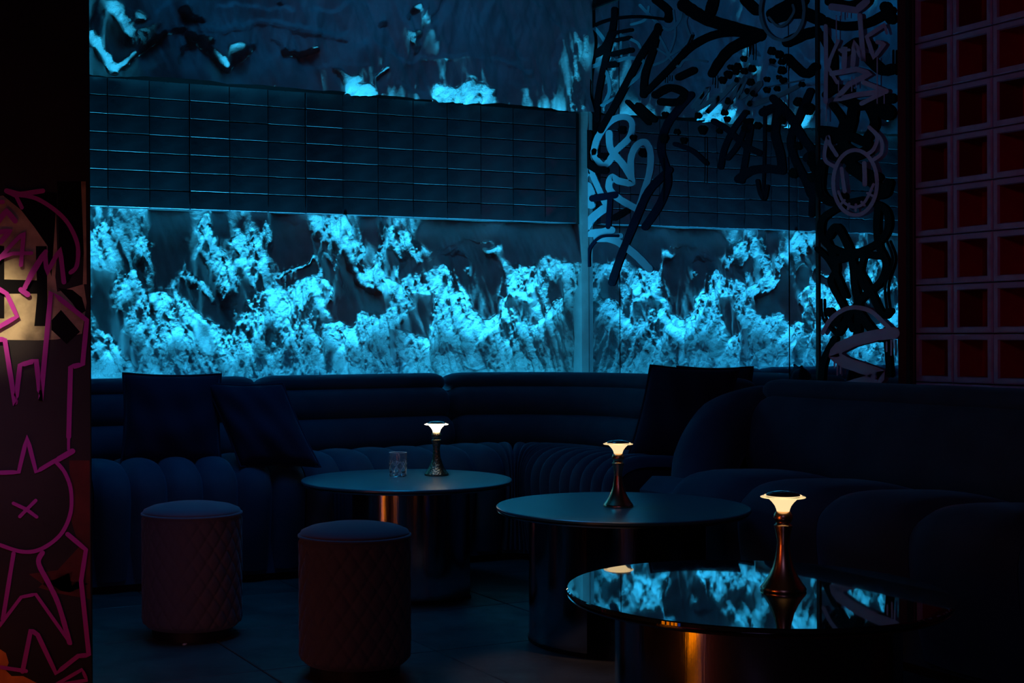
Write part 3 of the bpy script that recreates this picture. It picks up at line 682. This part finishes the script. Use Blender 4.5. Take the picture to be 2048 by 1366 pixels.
patch('paint_patch', G2, [(-60,1150),(30,1210),(45,1260),(30,1300),(60,1330),(120,1330),(200,1370),(-60,1400)], mat('orange_paint', (.75, .28, .04), .6, noise=((.4, .12, .02), 12, 6)), pier, .0007)
G = MT['p_magenta']
for pts, wd, sh in [([(30,112),(100,130),(220,112)],26,1), ([(110,200),(80,140),(30,115)],20,1), ([(70,130),(180,150),(280,210),(350,280),(395,370),(405,440),(395,510),(365,540)],22,0),
    ([(-20,170),(10,170)],22,1), ([(-20,280),(30,215),(75,270)],28,1), ([(-20,330),(50,320),(0,380)],26,1), ([(-20,480),(60,390),(120,330),(105,500)],22,1), ([(-20,470),(60,440),(160,438)],20,1),
    ([(125,620),(160,540),(230,430),(240,545),(310,415),(330,590)],24,1), ([(135,600),(235,430)],24,1), ([(105,630),(140,655)],28,1),
    ([(-20,620),(30,650),(85,770),(-20,830)],24,1), ([(-20,890),(20,890),(75,1235),(100,1025),(185,1000),(208,1210),(262,640),(450,790),(428,1020),(365,1035),(355,1400)],26,1)]:
    pst(G1, pts, wd, G, sharp=bool(sh))
for pts, wd, sh in [([(352,-40),(350,150)],16,1), ([(-20,272),(92,268),(135,85),(182,268),(270,215),(370,165)],22,1), ([(285,215),(330,270),(362,360),(360,480),(310,590),(210,665),(110,680),(-20,640)],20,0),
    ([(65,430),(130,460),(185,500)],18,1), ([(180,415),(135,460),(98,498)],18,1), ([(345,590),(440,670),(415,830),(455,1215),(400,1220),(285,1310),(190,1110),(155,1085),(112,1300)],24,1),
    ([(65,690),(10,1030)],22,1), ([(215,685),(195,740),(250,850),(300,960),(355,1150)],26,0), ([(-20,1080),(105,915),(180,900),(360,1155)],18,1), ([(-20,1275),(130,1298)],20,1),
    ([(290,1365),(420,1290),(445,1345),(320,1365)],18,1), ([(370,160),(300,200)],30,1)]:
    pst(G2, pts, wd, G, sharp=bool(sh))

# ------------------------------------------------------------------ sofas
VEL = MT['velvet']
class Path:
    """centre line of the sofa rear, given as points; forward() is the side people sit on"""
    def __init__(s, pts):
        s.p = [np.array(q, float) for q in pts]; s.l = [0]
        for a, b in zip(s.p[:-1], s.p[1:]): s.l.append(s.l[-1]+np.hypot(*(b-a)))
        s.len = s.l[-1]
    def at(s, t):
        t = min(max(t, 0), s.len-1e-6)
        i = max(k for k in range(len(s.l)-1) if s.l[k] <= t); f = (t-s.l[i])/(s.l[i+1]-s.l[i]+1e-12)
        def tg(j):
            j0, j1 = max(j-1, 0), min(j+1, len(s.p)-1); d = s.p[j1]-s.p[j0]; return d/np.hypot(*d)
        d = tg(i)*(1-f)+tg(i+1)*f; d /= np.hypot(*d)
        return s.p[i]*(1-f)+s.p[i+1]*f, d, np.array([d[1], -d[0]])
BY, WX, RR = 6.28, 3.93, .80
pts = [(x, BY) for x in np.linspace(1.0, WX-RR, 24)]
pts += [(WX-RR+RR*math.sin(a), BY-RR+RR*math.cos(a)) for a in np.linspace(0, math.pi/2, 22)[1:]]
pts += [(WX, y) for y in np.linspace(BY-RR, 2.2, 34)[1:]]
PT = Path(pts)
SA = WX-RR-1.0; SB = SA+RR*math.pi/2          # arc lengths at the corner start / end
def s_of_y(y): return SB+(BY-RR-y)
def pos(s, d, z):
    p, t, n = PT.at(s); q = p+n*d; return Vector((q[0], q[1], z))
def sweep(name, s0, s1, sec, m, parent, step=.05, rnd=.07, ctr=None):
    """closed section [(d,z)] swept along the sofa path with rounded ends"""
    n = max(4, int((s1-s0)/step)); ss = []
    ends = [0, .08, .25, .55, 1.0]
    ss = [s0+rnd*e for e in ends]+list(np.linspace(s0+rnd, s1-rnd, n)[1:-1])+[s1-rnd*e for e in ends[::-1]]
    c = ctr or (np.mean([p[0] for p in sec]), np.mean([p[1] for p in sec])); k = len(sec)
    vs, fs = [], []
    for s in ss:
        e = min(s-s0, s1-s, rnd)/rnd; f = math.sqrt(max(0, 1-(1-e)**2)); f = .25+.75*f if e < 1 else 1
        for (d, z) in sec: vs.append(pos(s, c[0]+(d-c[0])*f, c[1]+(z-c[1])*f))
    for i in range(len(ss)-1):
        for j in range(k): fs.append((i*k+j, i*k+(j+1) % k, (i+1)*k+(j+1) % k, (i+1)*k+j))
    fs.append(tuple(range(k))); fs.append(tuple((len(ss)-1)*k+j for j in range(k))[::-1])
    o = recalc(pydata(name, vs, fs, m, parent)); smooth_by_angle(o, 50); return o
def oval(cd, cz, rd, rz, n=20, tilt=0, pw=2.4):
    out = []
    for k in range(n):
        a = 2*math.pi*k/n; c, s = math.cos(a), math.sin(a)
        x = rd*math.copysign(abs(c)**(2/pw), c); y = rz*math.copysign(abs(s)**(2/pw), s)
        out.append((cd+x*math.cos(tilt)-y*math.sin(tilt), cz+x*math.sin(tilt)+y*math.cos(tilt)))
    return out
# back rest: three stuffed rolls in front of a shell
def backrest(parent, s0, s1, plain=False):
    sweep('backrest_shell', s0+.01, s1-.01, [(-.05, .10), (-.06, .60), (-.045, .78), (.02, .80), (.10, .76), (.16, .40), (.16, .10)], VEL, parent, rnd=.03)
    sweep('backrest_roll', s0, s1, oval(.045, .792, .105, .050, tilt=.1), VEL, parent, rnd=.09)
    if plain:
        sweep('backrest_pad', s0, s1, oval(.125, .600, .115, .185, tilt=.22), VEL, parent, rnd=.10); return
    sweep('backrest_roll', s0, s1, oval(.100, .690, .105, .084, tilt=.25), VEL, parent, rnd=.07)
    sweep('backrest_roll', s0, s1, oval(.150, .545, .110, .092, tilt=.25), VEL, parent, rnd=.07)
# seat channel: a padded bolster running from the back over the seat and down the front
def seat_prof(depth):
    P = [(.16, .46), (.26, .485), (.38, .505), (depth-.22, .515), (depth-.13, .512), (depth-.06, .49), (depth-.015, .445), (depth, .385), (depth-.005, .30), (depth-.02, .20), (depth-.04, .10), (depth-.05, .05)]
    return catmull(P, 2)
def channels(parent, edges, depth, bulge=.046):
    prof = seat_prof(depth)
    for s0, s1 in zip(edges[:-1], edges[1:]):
        nn = 9; vs, fs = [], []
        for i, (d, z) in enumerate(prof):
            a = prof[max(i-1, 0)]; b = prof[min(i+1, len(prof)-1)]; td, tz = b[0]-a[0], b[1]-a[1]; l = math.hypot(td, tz); nd_, nz_ = -tz/l, td/l
            if nz_ < 0 and i < 4: nd_, nz_ = -nd_, -nz_
            for k in range(nn):
                u = -1+2*k/(nn-1); h = bulge*(math.sqrt(max(0, 1-u*u))-.75)
                vs.append(pos((s0+s1)/2+u*(s1-s0)/2*.995, d+nd_*h, z+abs(nz_)*h if nz_ > 0 else z+nz_*h))
        for i in range(len(prof)-1):
            for k in range(nn-1): fs.append((i*nn+k, i*nn+k+1, (i+1)*nn+k+1, (i+1)*nn+k))
        pydata('seat_channel', vs, fs, VEL, parent, True)
def seat_core(parent, s0, s1, depth):
    sweep('seat_base', s0+.01, s1-.01, [(.02, .03), (.02, .42), (.15, .44), (depth-.12, .47), (depth-.06, .42), (depth-.06, .03)], VEL, parent, rnd=.02)
    sweep('plinth', s0+.04, s1-.04, [(.06, .0), (.06, .05), (depth-.12, .05), (depth-.12, .0)], MT['black'], parent, rnd=.02)
def sofa(label, s0, s1, edges, depth, plain=False):
    p, t, n = PT.at((s0+s1)/2); e = empty('banquette_sofa', (0, 0, 0), label, 'sofa', 'channelled navy banquette sections')
    backrest(e, s0, s1, plain); channels(e, edges, depth); seat_core(e, s0, s1, depth); return e
def lin(a, b, n): return list(np.linspace(a, b, n+1))
a_end, b_end = 1.165, 2.155
sA = sofa('navy velvet banquette section with two dark cushions, nearest the graffiti pier', .02, a_end-.006, lin(.26, a_end-.006, 6), .76)
sB = sofa('middle navy velvet banquette section behind the table with the crystal glass', a_end+.006, b_end-.006, lin(a_end+.006, b_end-.006, 6), .74)
c_end = s_of_y(4.80)
eC = [b_end+.006]+[b_end+.006+(SB-b_end)*f for f in (.16, .30, .43, .55, .66, .76, .85, .93)]
eC = eC+lin(SB+.02, c_end, 8)[0:]
sC = sofa('curved corner banquette section of navy velvet with one cushion under the mirror', b_end+.006, c_end, eC, .735)
sD = sofa('large near banquette section of navy velvet in front of the block wall, swooping rolled end', s_of_y(4.62), s_of_y(2.35), [s_of_y(4.36)]+[s_of_y(4.36)+.40*k for k in range(1, 6)], .80, True)
def tube(name, pts, rads, m, parent, seg=18, sub=6, squash=1.0):
    P = [Vector(p) for p in catmull(pts, sub)]; n = len(P); R = np.interp(np.linspace(0, 1, n), np.linspace(0, 1, len(rads)), rads)
    vs, fs = [], []; up_ = Vector((0, 1, 0))
    def ring_(c, t, r):
        a = t.cross(up_).normalized(); b = a.cross(t).normalized()
        return [c+a*math.cos(2*math.pi*k/seg)*r+b*math.sin(2*math.pi*k/seg)*r*squash for k in range(seg)]
    T_ = [(P[min(i+1, n-1)]-P[max(i-1, 0)]).normalized() for i in range(n)]
    for f, o_ in ((.35, .93), (.75, .6)): vs += ring_(P[0]-T_[0]*R[0]*o_, T_[0], R[0]*f)
    for i in range(n): vs += ring_(P[i], T_[i], R[i])
    for f, o_ in ((.75, .6), (.35, .93)): vs += ring_(P[-1]+T_[-1]*R[-1]*o_, T_[-1], R[-1]*f)
    q = len(vs)//seg
    for i in range(q-1):
        for k in range(seg): fs.append((i*seg+k, i*seg+(k+1) % seg, (i+1)*seg+(k+1) % seg, (i+1)*seg+k))
    fs += [tuple(range(seg)), tuple((q-1)*seg+k for k in range(seg))]
    o = recalc(pydata(name, vs, fs, m, parent)); smooth_by_angle(o, 60); return o
# swooping end of the near section: fat rolls that fall from the back to the seat front
tube('arm_roll', [(4.00, 4.60, .70), (3.86, 4.66, .70), (3.66, 4.66, .63), (3.50, 4.58, .50), (3.41, 4.49, .34), (3.38, 4.46, .16)], [.085, .115, .14, .14, .12, .10], VEL, sD, squash=.85)
tube('arm_roll', [(4.00, 4.70, .72), (3.88, 4.76, .71), (3.70, 4.78, .61), (3.54, 4.70, .46), (3.44, 4.60, .30), (3.40, 4.56, .14)], [.075, .09, .10, .10, .09, .08], VEL, sD, squash=.8)
# low rounded end of the first section
tube('arm_roll', [(1.12, 6.22, .60), (1.13, 6.02, .60), (1.15, 5.84, .52), (1.17, 5.70, .38), (1.18, 5.64, .18)], [.10, .12, .12, .11, .10], VEL, sA, squash=.9)

# LED strip in the gap behind the sofa
led = empty('led_strip', (2.4, 6.39, 0), 'cyan light strip on a slim rail in the gap behind the sofa backs', 'light strip')
wp(box('channel', 1.05, 3.75, 6.378, 6.402, .565, .575, MT['black'], None, bev=.001), led); wp(box('diffuser', 1.06, 3.74, 6.382, 6.398, .575, .580, MT['led'], None, bev=.001), led)
for k in range(6): wp(box('bracket', 1.1+.5*k, 1.12+.5*k, 6.382, 6.398, 0, .565, MT['black'], None, bev=.001), led)

# ------------------------------------------------------------------ cushions
def cushion(label, c, w_, h_, th, tilt, yaw, roll, shear=0, group=None):
    n = 26; vs, fs = [], []
    e = empty('throw_cushion', c, label, 'cushion', group)
    for side in (1, -1):
        for j in range(n+1):
            for i in range(n+1):
                u, v = -1+2*i/n, -1+2*j/n
                k = ((1-u**4)*(1-v**4))**.5*(.62+.38*math.cos(u*1.3)*math.cos(v*1.3))
                pin = 1-.055*(1-abs(v)**2)*abs(u)**3; pin2 = 1-.055*(1-abs(u)**2)*abs(v)**3
                wr_ = .006*math.sin(9*u+4*v)*k+.005*math.sin(7*v-3*u*u+1)*k
                vs.append((u*w_/2*pin-shear*v*h_/2*pin2, side*(k*th/2)+wr_, v*h_/2*pin2))
    N1 = (n+1)**2
    for s_ in (0, 1):
        for j in range(n):
            for i in range(n):
                a = s_*N1+j*(n+1)+i; f = (a, a+1, a+n+2, a+n+1); fs.append(f if s_ else f[::-1])
    me_o = pydata('cover', vs, fs, MT['cushion'], e, True)
    bm = bmesh.new(); bm.from_mesh(me_o.data); bmesh.ops.remove_doubles(bm, verts=bm.verts, dist=.0008); bmesh.ops.recalc_face_normals(bm, faces=bm.faces); bm.to_mesh(me_o.data); bm.free()
    # piping round the seam
    P = []
    for k in range(72):
        t = k/72*4; sd = int(t); f = -1+2*(t-sd)
        u, v = [(f, -1), (1, f), (-f, 1), (-1, -f)][sd]
        P.append(Vector((u*w_/2*(1-.055*(1-v*v)*abs(u)**3)*1.01-shear*v*h_/2, 0, v*h_/2*(1-.055*(1-u*u)*abs(v)**3)*1.01)))
    vs, fs = [], []
    for k, p in enumerate(P):
        t = (P[(k+1) % 72]-P[k-1]).normalized(); a = Vector((0, 1, 0)); b = t.cross(a)
        for q in range(6): vs.append(p+(a*math.cos(q*math.pi/3)+b*math.sin(q*math.pi/3))*.005)
    for k in range(72):
        for q in range(6): fs.append((k*6+q, k*6+(q+1) % 6, ((k+1) % 72)*6+(q+1) % 6, ((k+1) % 72)*6+q))
    recalc(pydata('piping', vs, fs, MT['cushion'], e, True))
    e.rotation_mode = 'XYZ'
    e.matrix_world = Matrix.Translation(Vector(c)) @ Matrix.Rotation(yaw, 4, 'Z') @ Matrix.Rotation(tilt, 4, 'X') @ Matrix.Rotation(roll, 4, 'Y')
    return e
def at_cam(px, Z): return room((px-CX)/FPX*Z, Z)
q = at_cam(343, 5.92); cushion('dark navy square cushion standing upright against the sofa, the left one beside the pier', (q[0], q[1], .685), .41, .38, .15, -.24, -.25, .02)
q = at_cam(523, 5.92); cushion('dark navy cushion slumped sideways beside the upright one', (q[0], q[1], .655), .33, .37, .15, -.40, -.30, .02, .42)
q = at_cam(1366, 5.96); cushion('dark navy cushion on the corner sofa in front of the mirror', (q[0], q[1], .690), .37, .41, .15, -.24, -.62, .04, -.20)
q = at_cam(1425, 6.20); cushion('dark cushion half hidden behind the other one under the mirror', (q[0], q[1], .695), .34, .38, .13, -.15, -.95, .0)

# ------------------------------------------------------------------ tables
def table(label, x, y, top_mat, a0, a1, pr=.30, group='round cocktail tables'):
    e = empty('round_table', (x, y, 0), label, 'table', group)
    R = .425
    lathe('tabletop', [(.02, .4385), (R-.004, .4385), (R, .441), (R, .4475), (R-.003, .450), (.02, .450)], top_mat, e, 128, sharp=30)
    lathe('top_rim', [(R-.02, .430), (R-.006, .430), (R-.002, .4345), (R-.006, .4380), (R-.02, .4380)], MT['steel'], e, 128, cap=False)
    n = 72; vs, fs = [], []; t = .004
    for k in range(n+1):
        a = a0+(a1-a0)*k/n; c, s = math.cos(a), math.sin(a)
        for r in (pr, pr-t):
            for z in (.012, .430): vs.append((r*c, r*s, z))
    for k in range(n):
        b = 4*k; fs += [(b, b+4, b+5, b+1), (b+2, b+3, b+7, b+6), (b+1, b+5, b+7, b+3), (b, b+2, b+6, b+4)]
    fs += [(0, 1, 3, 2), (4*n, 4*n+2, 4*n+3, 4*n+1)]
    p = recalc(pydata('pedestal', vs, fs, MT['steel'], e)); smooth_by_angle(p, 50); p['label'] = 'curved sheet of polished steel'
    vs, fs = [], []
    for k in range(n+1):
        a = a0+(a1-a0)*k/n; c, s = math.cos(a), math.sin(a)
        for r in (pr+.004, pr-.012):
            for z in (.0, .012): vs.append((r*c, r*s, z))
    for k in range(n):
        b = 4*k; fs += [(b, b+4, b+5, b+1), (b+2, b+3, b+7, b+6), (b+1, b+5, b+7, b+3), (b, b+2, b+6, b+4)]
    fs += [(0, 1, 3, 2), (4*n, 4*n+2, 4*n+3, 4*n+1)]
    recalc(pydata('foot_ring', vs, fs, MT['black'], e))
    return e
R_ = math.radians
# angles are in room axes; towards the camera is about -115 deg, its right about -25 deg
T1 = room(0, 5.654); T2 = room(.728, 4.735); T3 = room(.788, 3.172)
table('farthest round table, satin smoked top with the crystal glass and bronze lamp', *T1, MT['satin_top'], R_(20), R_(300))
table('middle round table between sofa and front table, copper lamp on it', *T2, MT['satin_top'], R_(-10), R_(215), .315)
table('nearest round table whose glossy black glass top mirrors the graffiti', *T3, MT['glass_top'], R_(60), R_(330), .315)

# ------------------------------------------------------------------ table lamps
def lamp(label, x, y, metal, shade, tall=.212):
    e = empty('table_lamp', (x, y, .450), label, 'lamp', 'cordless table lamps')
    k = tall/.212
    lathe('base', [(.001, 0), (.049, 0), (.0505, .002), (.0505, .006), (.048, .010), (.041, .019), (.032, .034), (.024, .052), (.0185, .072), (.0155, .090), (.0140, .104)], metal, e, 64, sharp=40)
    lathe('stem', [(.0140, .104), (.0150, .118), (.0180, .134), (.0200, .143), (.0205, .147), (.0165, .150), (.0155, .153)], metal, e, 48, sharp=40)
    lathe('knob', [(.0155, .153), (.0195, .158), (.0215, .164), (.0205, .171), (.0170, .177), (.0150, .179)], metal, e, 48, sharp=50)
    lathe('shade', [(.0138, .177), (.0150, .183), (.0182, .191), (.0240, .199), (.0320, .2070), (.0385, .2105), (.0380, .2118), (.001, .2118)], shade, e, 56, sharp=50)
    lathe('rim', [(.0388, .2108), (.0490, .2098), (.0502, .2110), (.0490, .2124), (.0400, .2150), (.0388, .2135)], MT['lampglass'], e, 64, sharp=60, cap=False)
    lathe('ring_light', [(.0388, .2125), (.0425, .2138), (.0415, .2152), (.0380, .2148)], shade, e, 64, sharp=60, cap=False)
    lathe('cap', [(.0380, .2125), (.0375, .2160), (.0330, .2200), (.0225, .2232), (.0100, .2246), (.001, .2250)], MT['lampcap'], e, 64, sharp=60)
    return e
x, y = room(.124, 5.79); lamp('hammered dark bronze lamp glowing brightest on the farthest table beside the glass', x, y, MT['bronze'], MT['shade_hot'])
x, y = room(.712, 4.715); lamp('smooth copper lamp standing on the middle table', x, y, MT['copper'], MT['shade'])
x, y = room(.850, 3.165); lamp('copper lamp on the nearest table, its cone shade lit warm white', x, y, MT['copper'], MT['shade'])
# button on the bronze lamp base is a tiny bright knob
# ------------------------------------------------------------------ crystal tumbler
x, y = room(-.035, 5.76)
gl = empty('crystal_tumbler', (x, y, .4503), 'clear cut crystal tumbler on the farthest table beside the bronze lamp', 'glass')
def tumbler():
    seg, H, r0 = 96, .098, .0375; nz = 44; vs, fs = [], []; cut = {}; mi = []
    for j in range(nz+1):
        z = H*j/nz
        for k in range(seg):
            a = 2*math.pi*k/seg; r = r0*(.955+.045*j/nz)
            if z < .003: r -= (.003-z)*.8
            t = z/.052; g = 0
            if .004 < z < .056:
                u = a*7/math.pi; v = z/.022*1.0
                d1 = abs(((u+v) % 2)-1); d2 = abs(((u-v) % 2)-1); g = max(0, 1-min(d1, d2)*4.0)
                r -= .0022*g
            elif .056 <= z < .088:
                r -= .0016*max(0, math.cos(a*14))*(1-(z-.056)/.034)
            if .056 <= z < .088: g = max(0, math.cos(a*14)-.55)*1.2*(1-(z-.056)/.034)
            cut[(j, k)] = g
            vs.append((r*math.cos(a), r*math.sin(a), z))
    outer = nz*seg
    ins = [(r0-.0016, H+.0006), (r0-.0035, H-.001), (r0-.0045, H*.6), (r0-.0055, .022), (r0-.010, .0155), (.012, .014), (.0008, .0138)]
    for r, z in ins:
        for k in range(seg):
            a = 2*math.pi*k/seg; vs.append((r*math.cos(a), r*math.sin(a), z))
    tot = nz+1+len(ins)
    for j in range(tot-1):
        for k in range(seg):
            fs.append((j*seg+k, j*seg+(k+1) % seg, (j+1)*seg+(k+1) % seg, (j+1)*seg+k)); mi.append(1 if cut.get((j, k), 0) > .35 or j in (nz, nz+1) else 0)
    fs.append(tuple(range(seg))[::-1]); fs.append(tuple((tot-1)*seg+k for k in range(seg))); mi += [0, 0]
    o = recalc(pydata('glass_body', vs, fs, [MT['crystal'], MT['etched']], gl, mi=mi)); smooth_by_angle(o, 25)
tumbler()

# ------------------------------------------------------------------ pouffes
def pouffe(label, x, y):
    e = empty('quilted_pouffe', (x, y, 0), label, 'stool', 'quilted cylinder pouffes')
    R, z0, z1 = .168, .035, .418; seg, nz = 252, 90; vs, fs = [], []
    for j in range(nz+1):
        f = j/nz; z = z0+(z1-z0)*f; rr = R-.014*max(0, (.07-f)/.07)**2-.003*max(0, (f-.95)/.05)
        for k in range(seg):
            a = 2*math.pi*k/seg; u = a*R/.0528; v = (z-z0)/.079
            nn = round(2*math.pi*R/.0528); u = a/(2*math.pi)*nn
            d1 = abs(((u+v) % 1)-.5)*2; d2 = abs(((u-v) % 1)-.5)*2
            h = .0085*((1-d1**4)*(1-d2**4))**.5-.004
            if f > .97 or f < .03: h *= 0
            vs.append(((rr+h)*math.cos(a), (rr+h)*math.sin(a), z))
    for j in range(nz):
        for k in range(seg): fs.append((j*seg+k, j*seg+(k+1) % seg, (j+1)*seg+(k+1) % seg, (j+1)*seg+k))
    b = recalc(pydata('quilted_body', vs, fs, MT['stool'], e, True))
    lathe('seat_pad', [(R-.004, .414), (R+.001, .424), (R-.004, .434), (R-.03, .445), (R-.08, .454), (.05, .458), (.001, .459)], MT['stool'], e, 96, sharp=80)
    lathe('piping', [(R+.001, .414), (R+.006, .417), (R+.006, .422), (R+.001, .425), (R-.004, .4195)], MT['stool'], e, 96, sharp=80, cap=False)
    lathe('plinth', [(.001, 0), (R-.03, 0), (R-.03, .037), (.001, .037)], MT['black'], e, 48)
    return e
x, y = room(-.742, 4.84); pouffe('quilted cylinder pouffe in shadow near the pier, the farther one from the camera', x, y)
x, y = room(-.160, 4.29); pouffe('quilted cylinder pouffe nearest the camera with a reddish glow on its side', x, y)
# scrap on the floor
def floorpt(px, py):
    d = ray(px, py); return ORG+d*((0-EYE)/d.z)
p = floorpt(369, 1290)
sc = pydata('paper_scrap', [(p.x+a, p.y+b, c) for a, b, c in [(-.008,-.004,.001),(.0,-.008,.001),(.010,.0,.004),(.004,.008,.001),(-.006,.006,.003),(0,0,.006)]], [(0,1,5),(1,2,5),(2,3,5),(3,4,5),(4,0,5),(4,3,2,1,0)], MT['paper'])
setp(sc, 'tiny white paper scrap on the floor in front of the farther pouffe', 'litter')
p = floorpt(753, 1343)
sc = pydata('petal_scrap', [(p.x+a, p.y+b, c) for a, b, c in [(-.006,-.003,.001),(.0,-.005,.001),(.007,.0,.003),(.003,.006,.001),(-.004,.004,.002),(0,0,.004)]], [(0,1,5),(1,2,5),(2,3,5),(3,4,5),(4,0,5),(4,3,2,1,0)], mat('pink_scrap', (.6, .25, .3), .8))
setp(sc, 'tiny pinkish scrap on the floor in front of the nearest pouffe', 'litter')
# tube lanterns added out of view, guessed source of the steel streaks and pouffe glow
def lantern(label, x, y, n, gap, h, mats, rz, tr=.04):
    e = empty('added_lantern', (x, y, 0), label, 'lamp', None, rz)
    W = n*gap
    box('base', -W/2-.02, W/2+.02, -.07, .07, 0, .03, MT['black'], e); box('top_bar', -W/2-.02, W/2+.02, -.05, .05, h+.03, h+.05, MT['black'], e)
    for k in range(n): lathe('light_tube', [(tr*.85, .03), (tr, .04), (tr, h+.02), (tr*.85, h+.03)], MT[mats[k]], e, 20, loc=(-W/2+gap*(k+.5), 0, 0))
    for sx in (-1, 1): box('side_post', sx*(W/2+.01)-.008, sx*(W/2+.01)+.008, -.012, .012, .03, h+.03, MT['black'], e)
x, y = room(-.95, 2.05); lantern('added wide lantern of orange and blue tubes, unseen, left of the tables', x, y, 5, .15, .85, ['orange', 'orange', 'orange', 'orange', 'lp_blue'], R_(60-25+180), .028)
x, y = room(-1.20, 3.92); lantern('added small lantern of one orange and one blue tube, unseen behind the pier', x, y, 2, .12, .42, ['orange', 'lp_blue'], R_(115-25), .022)
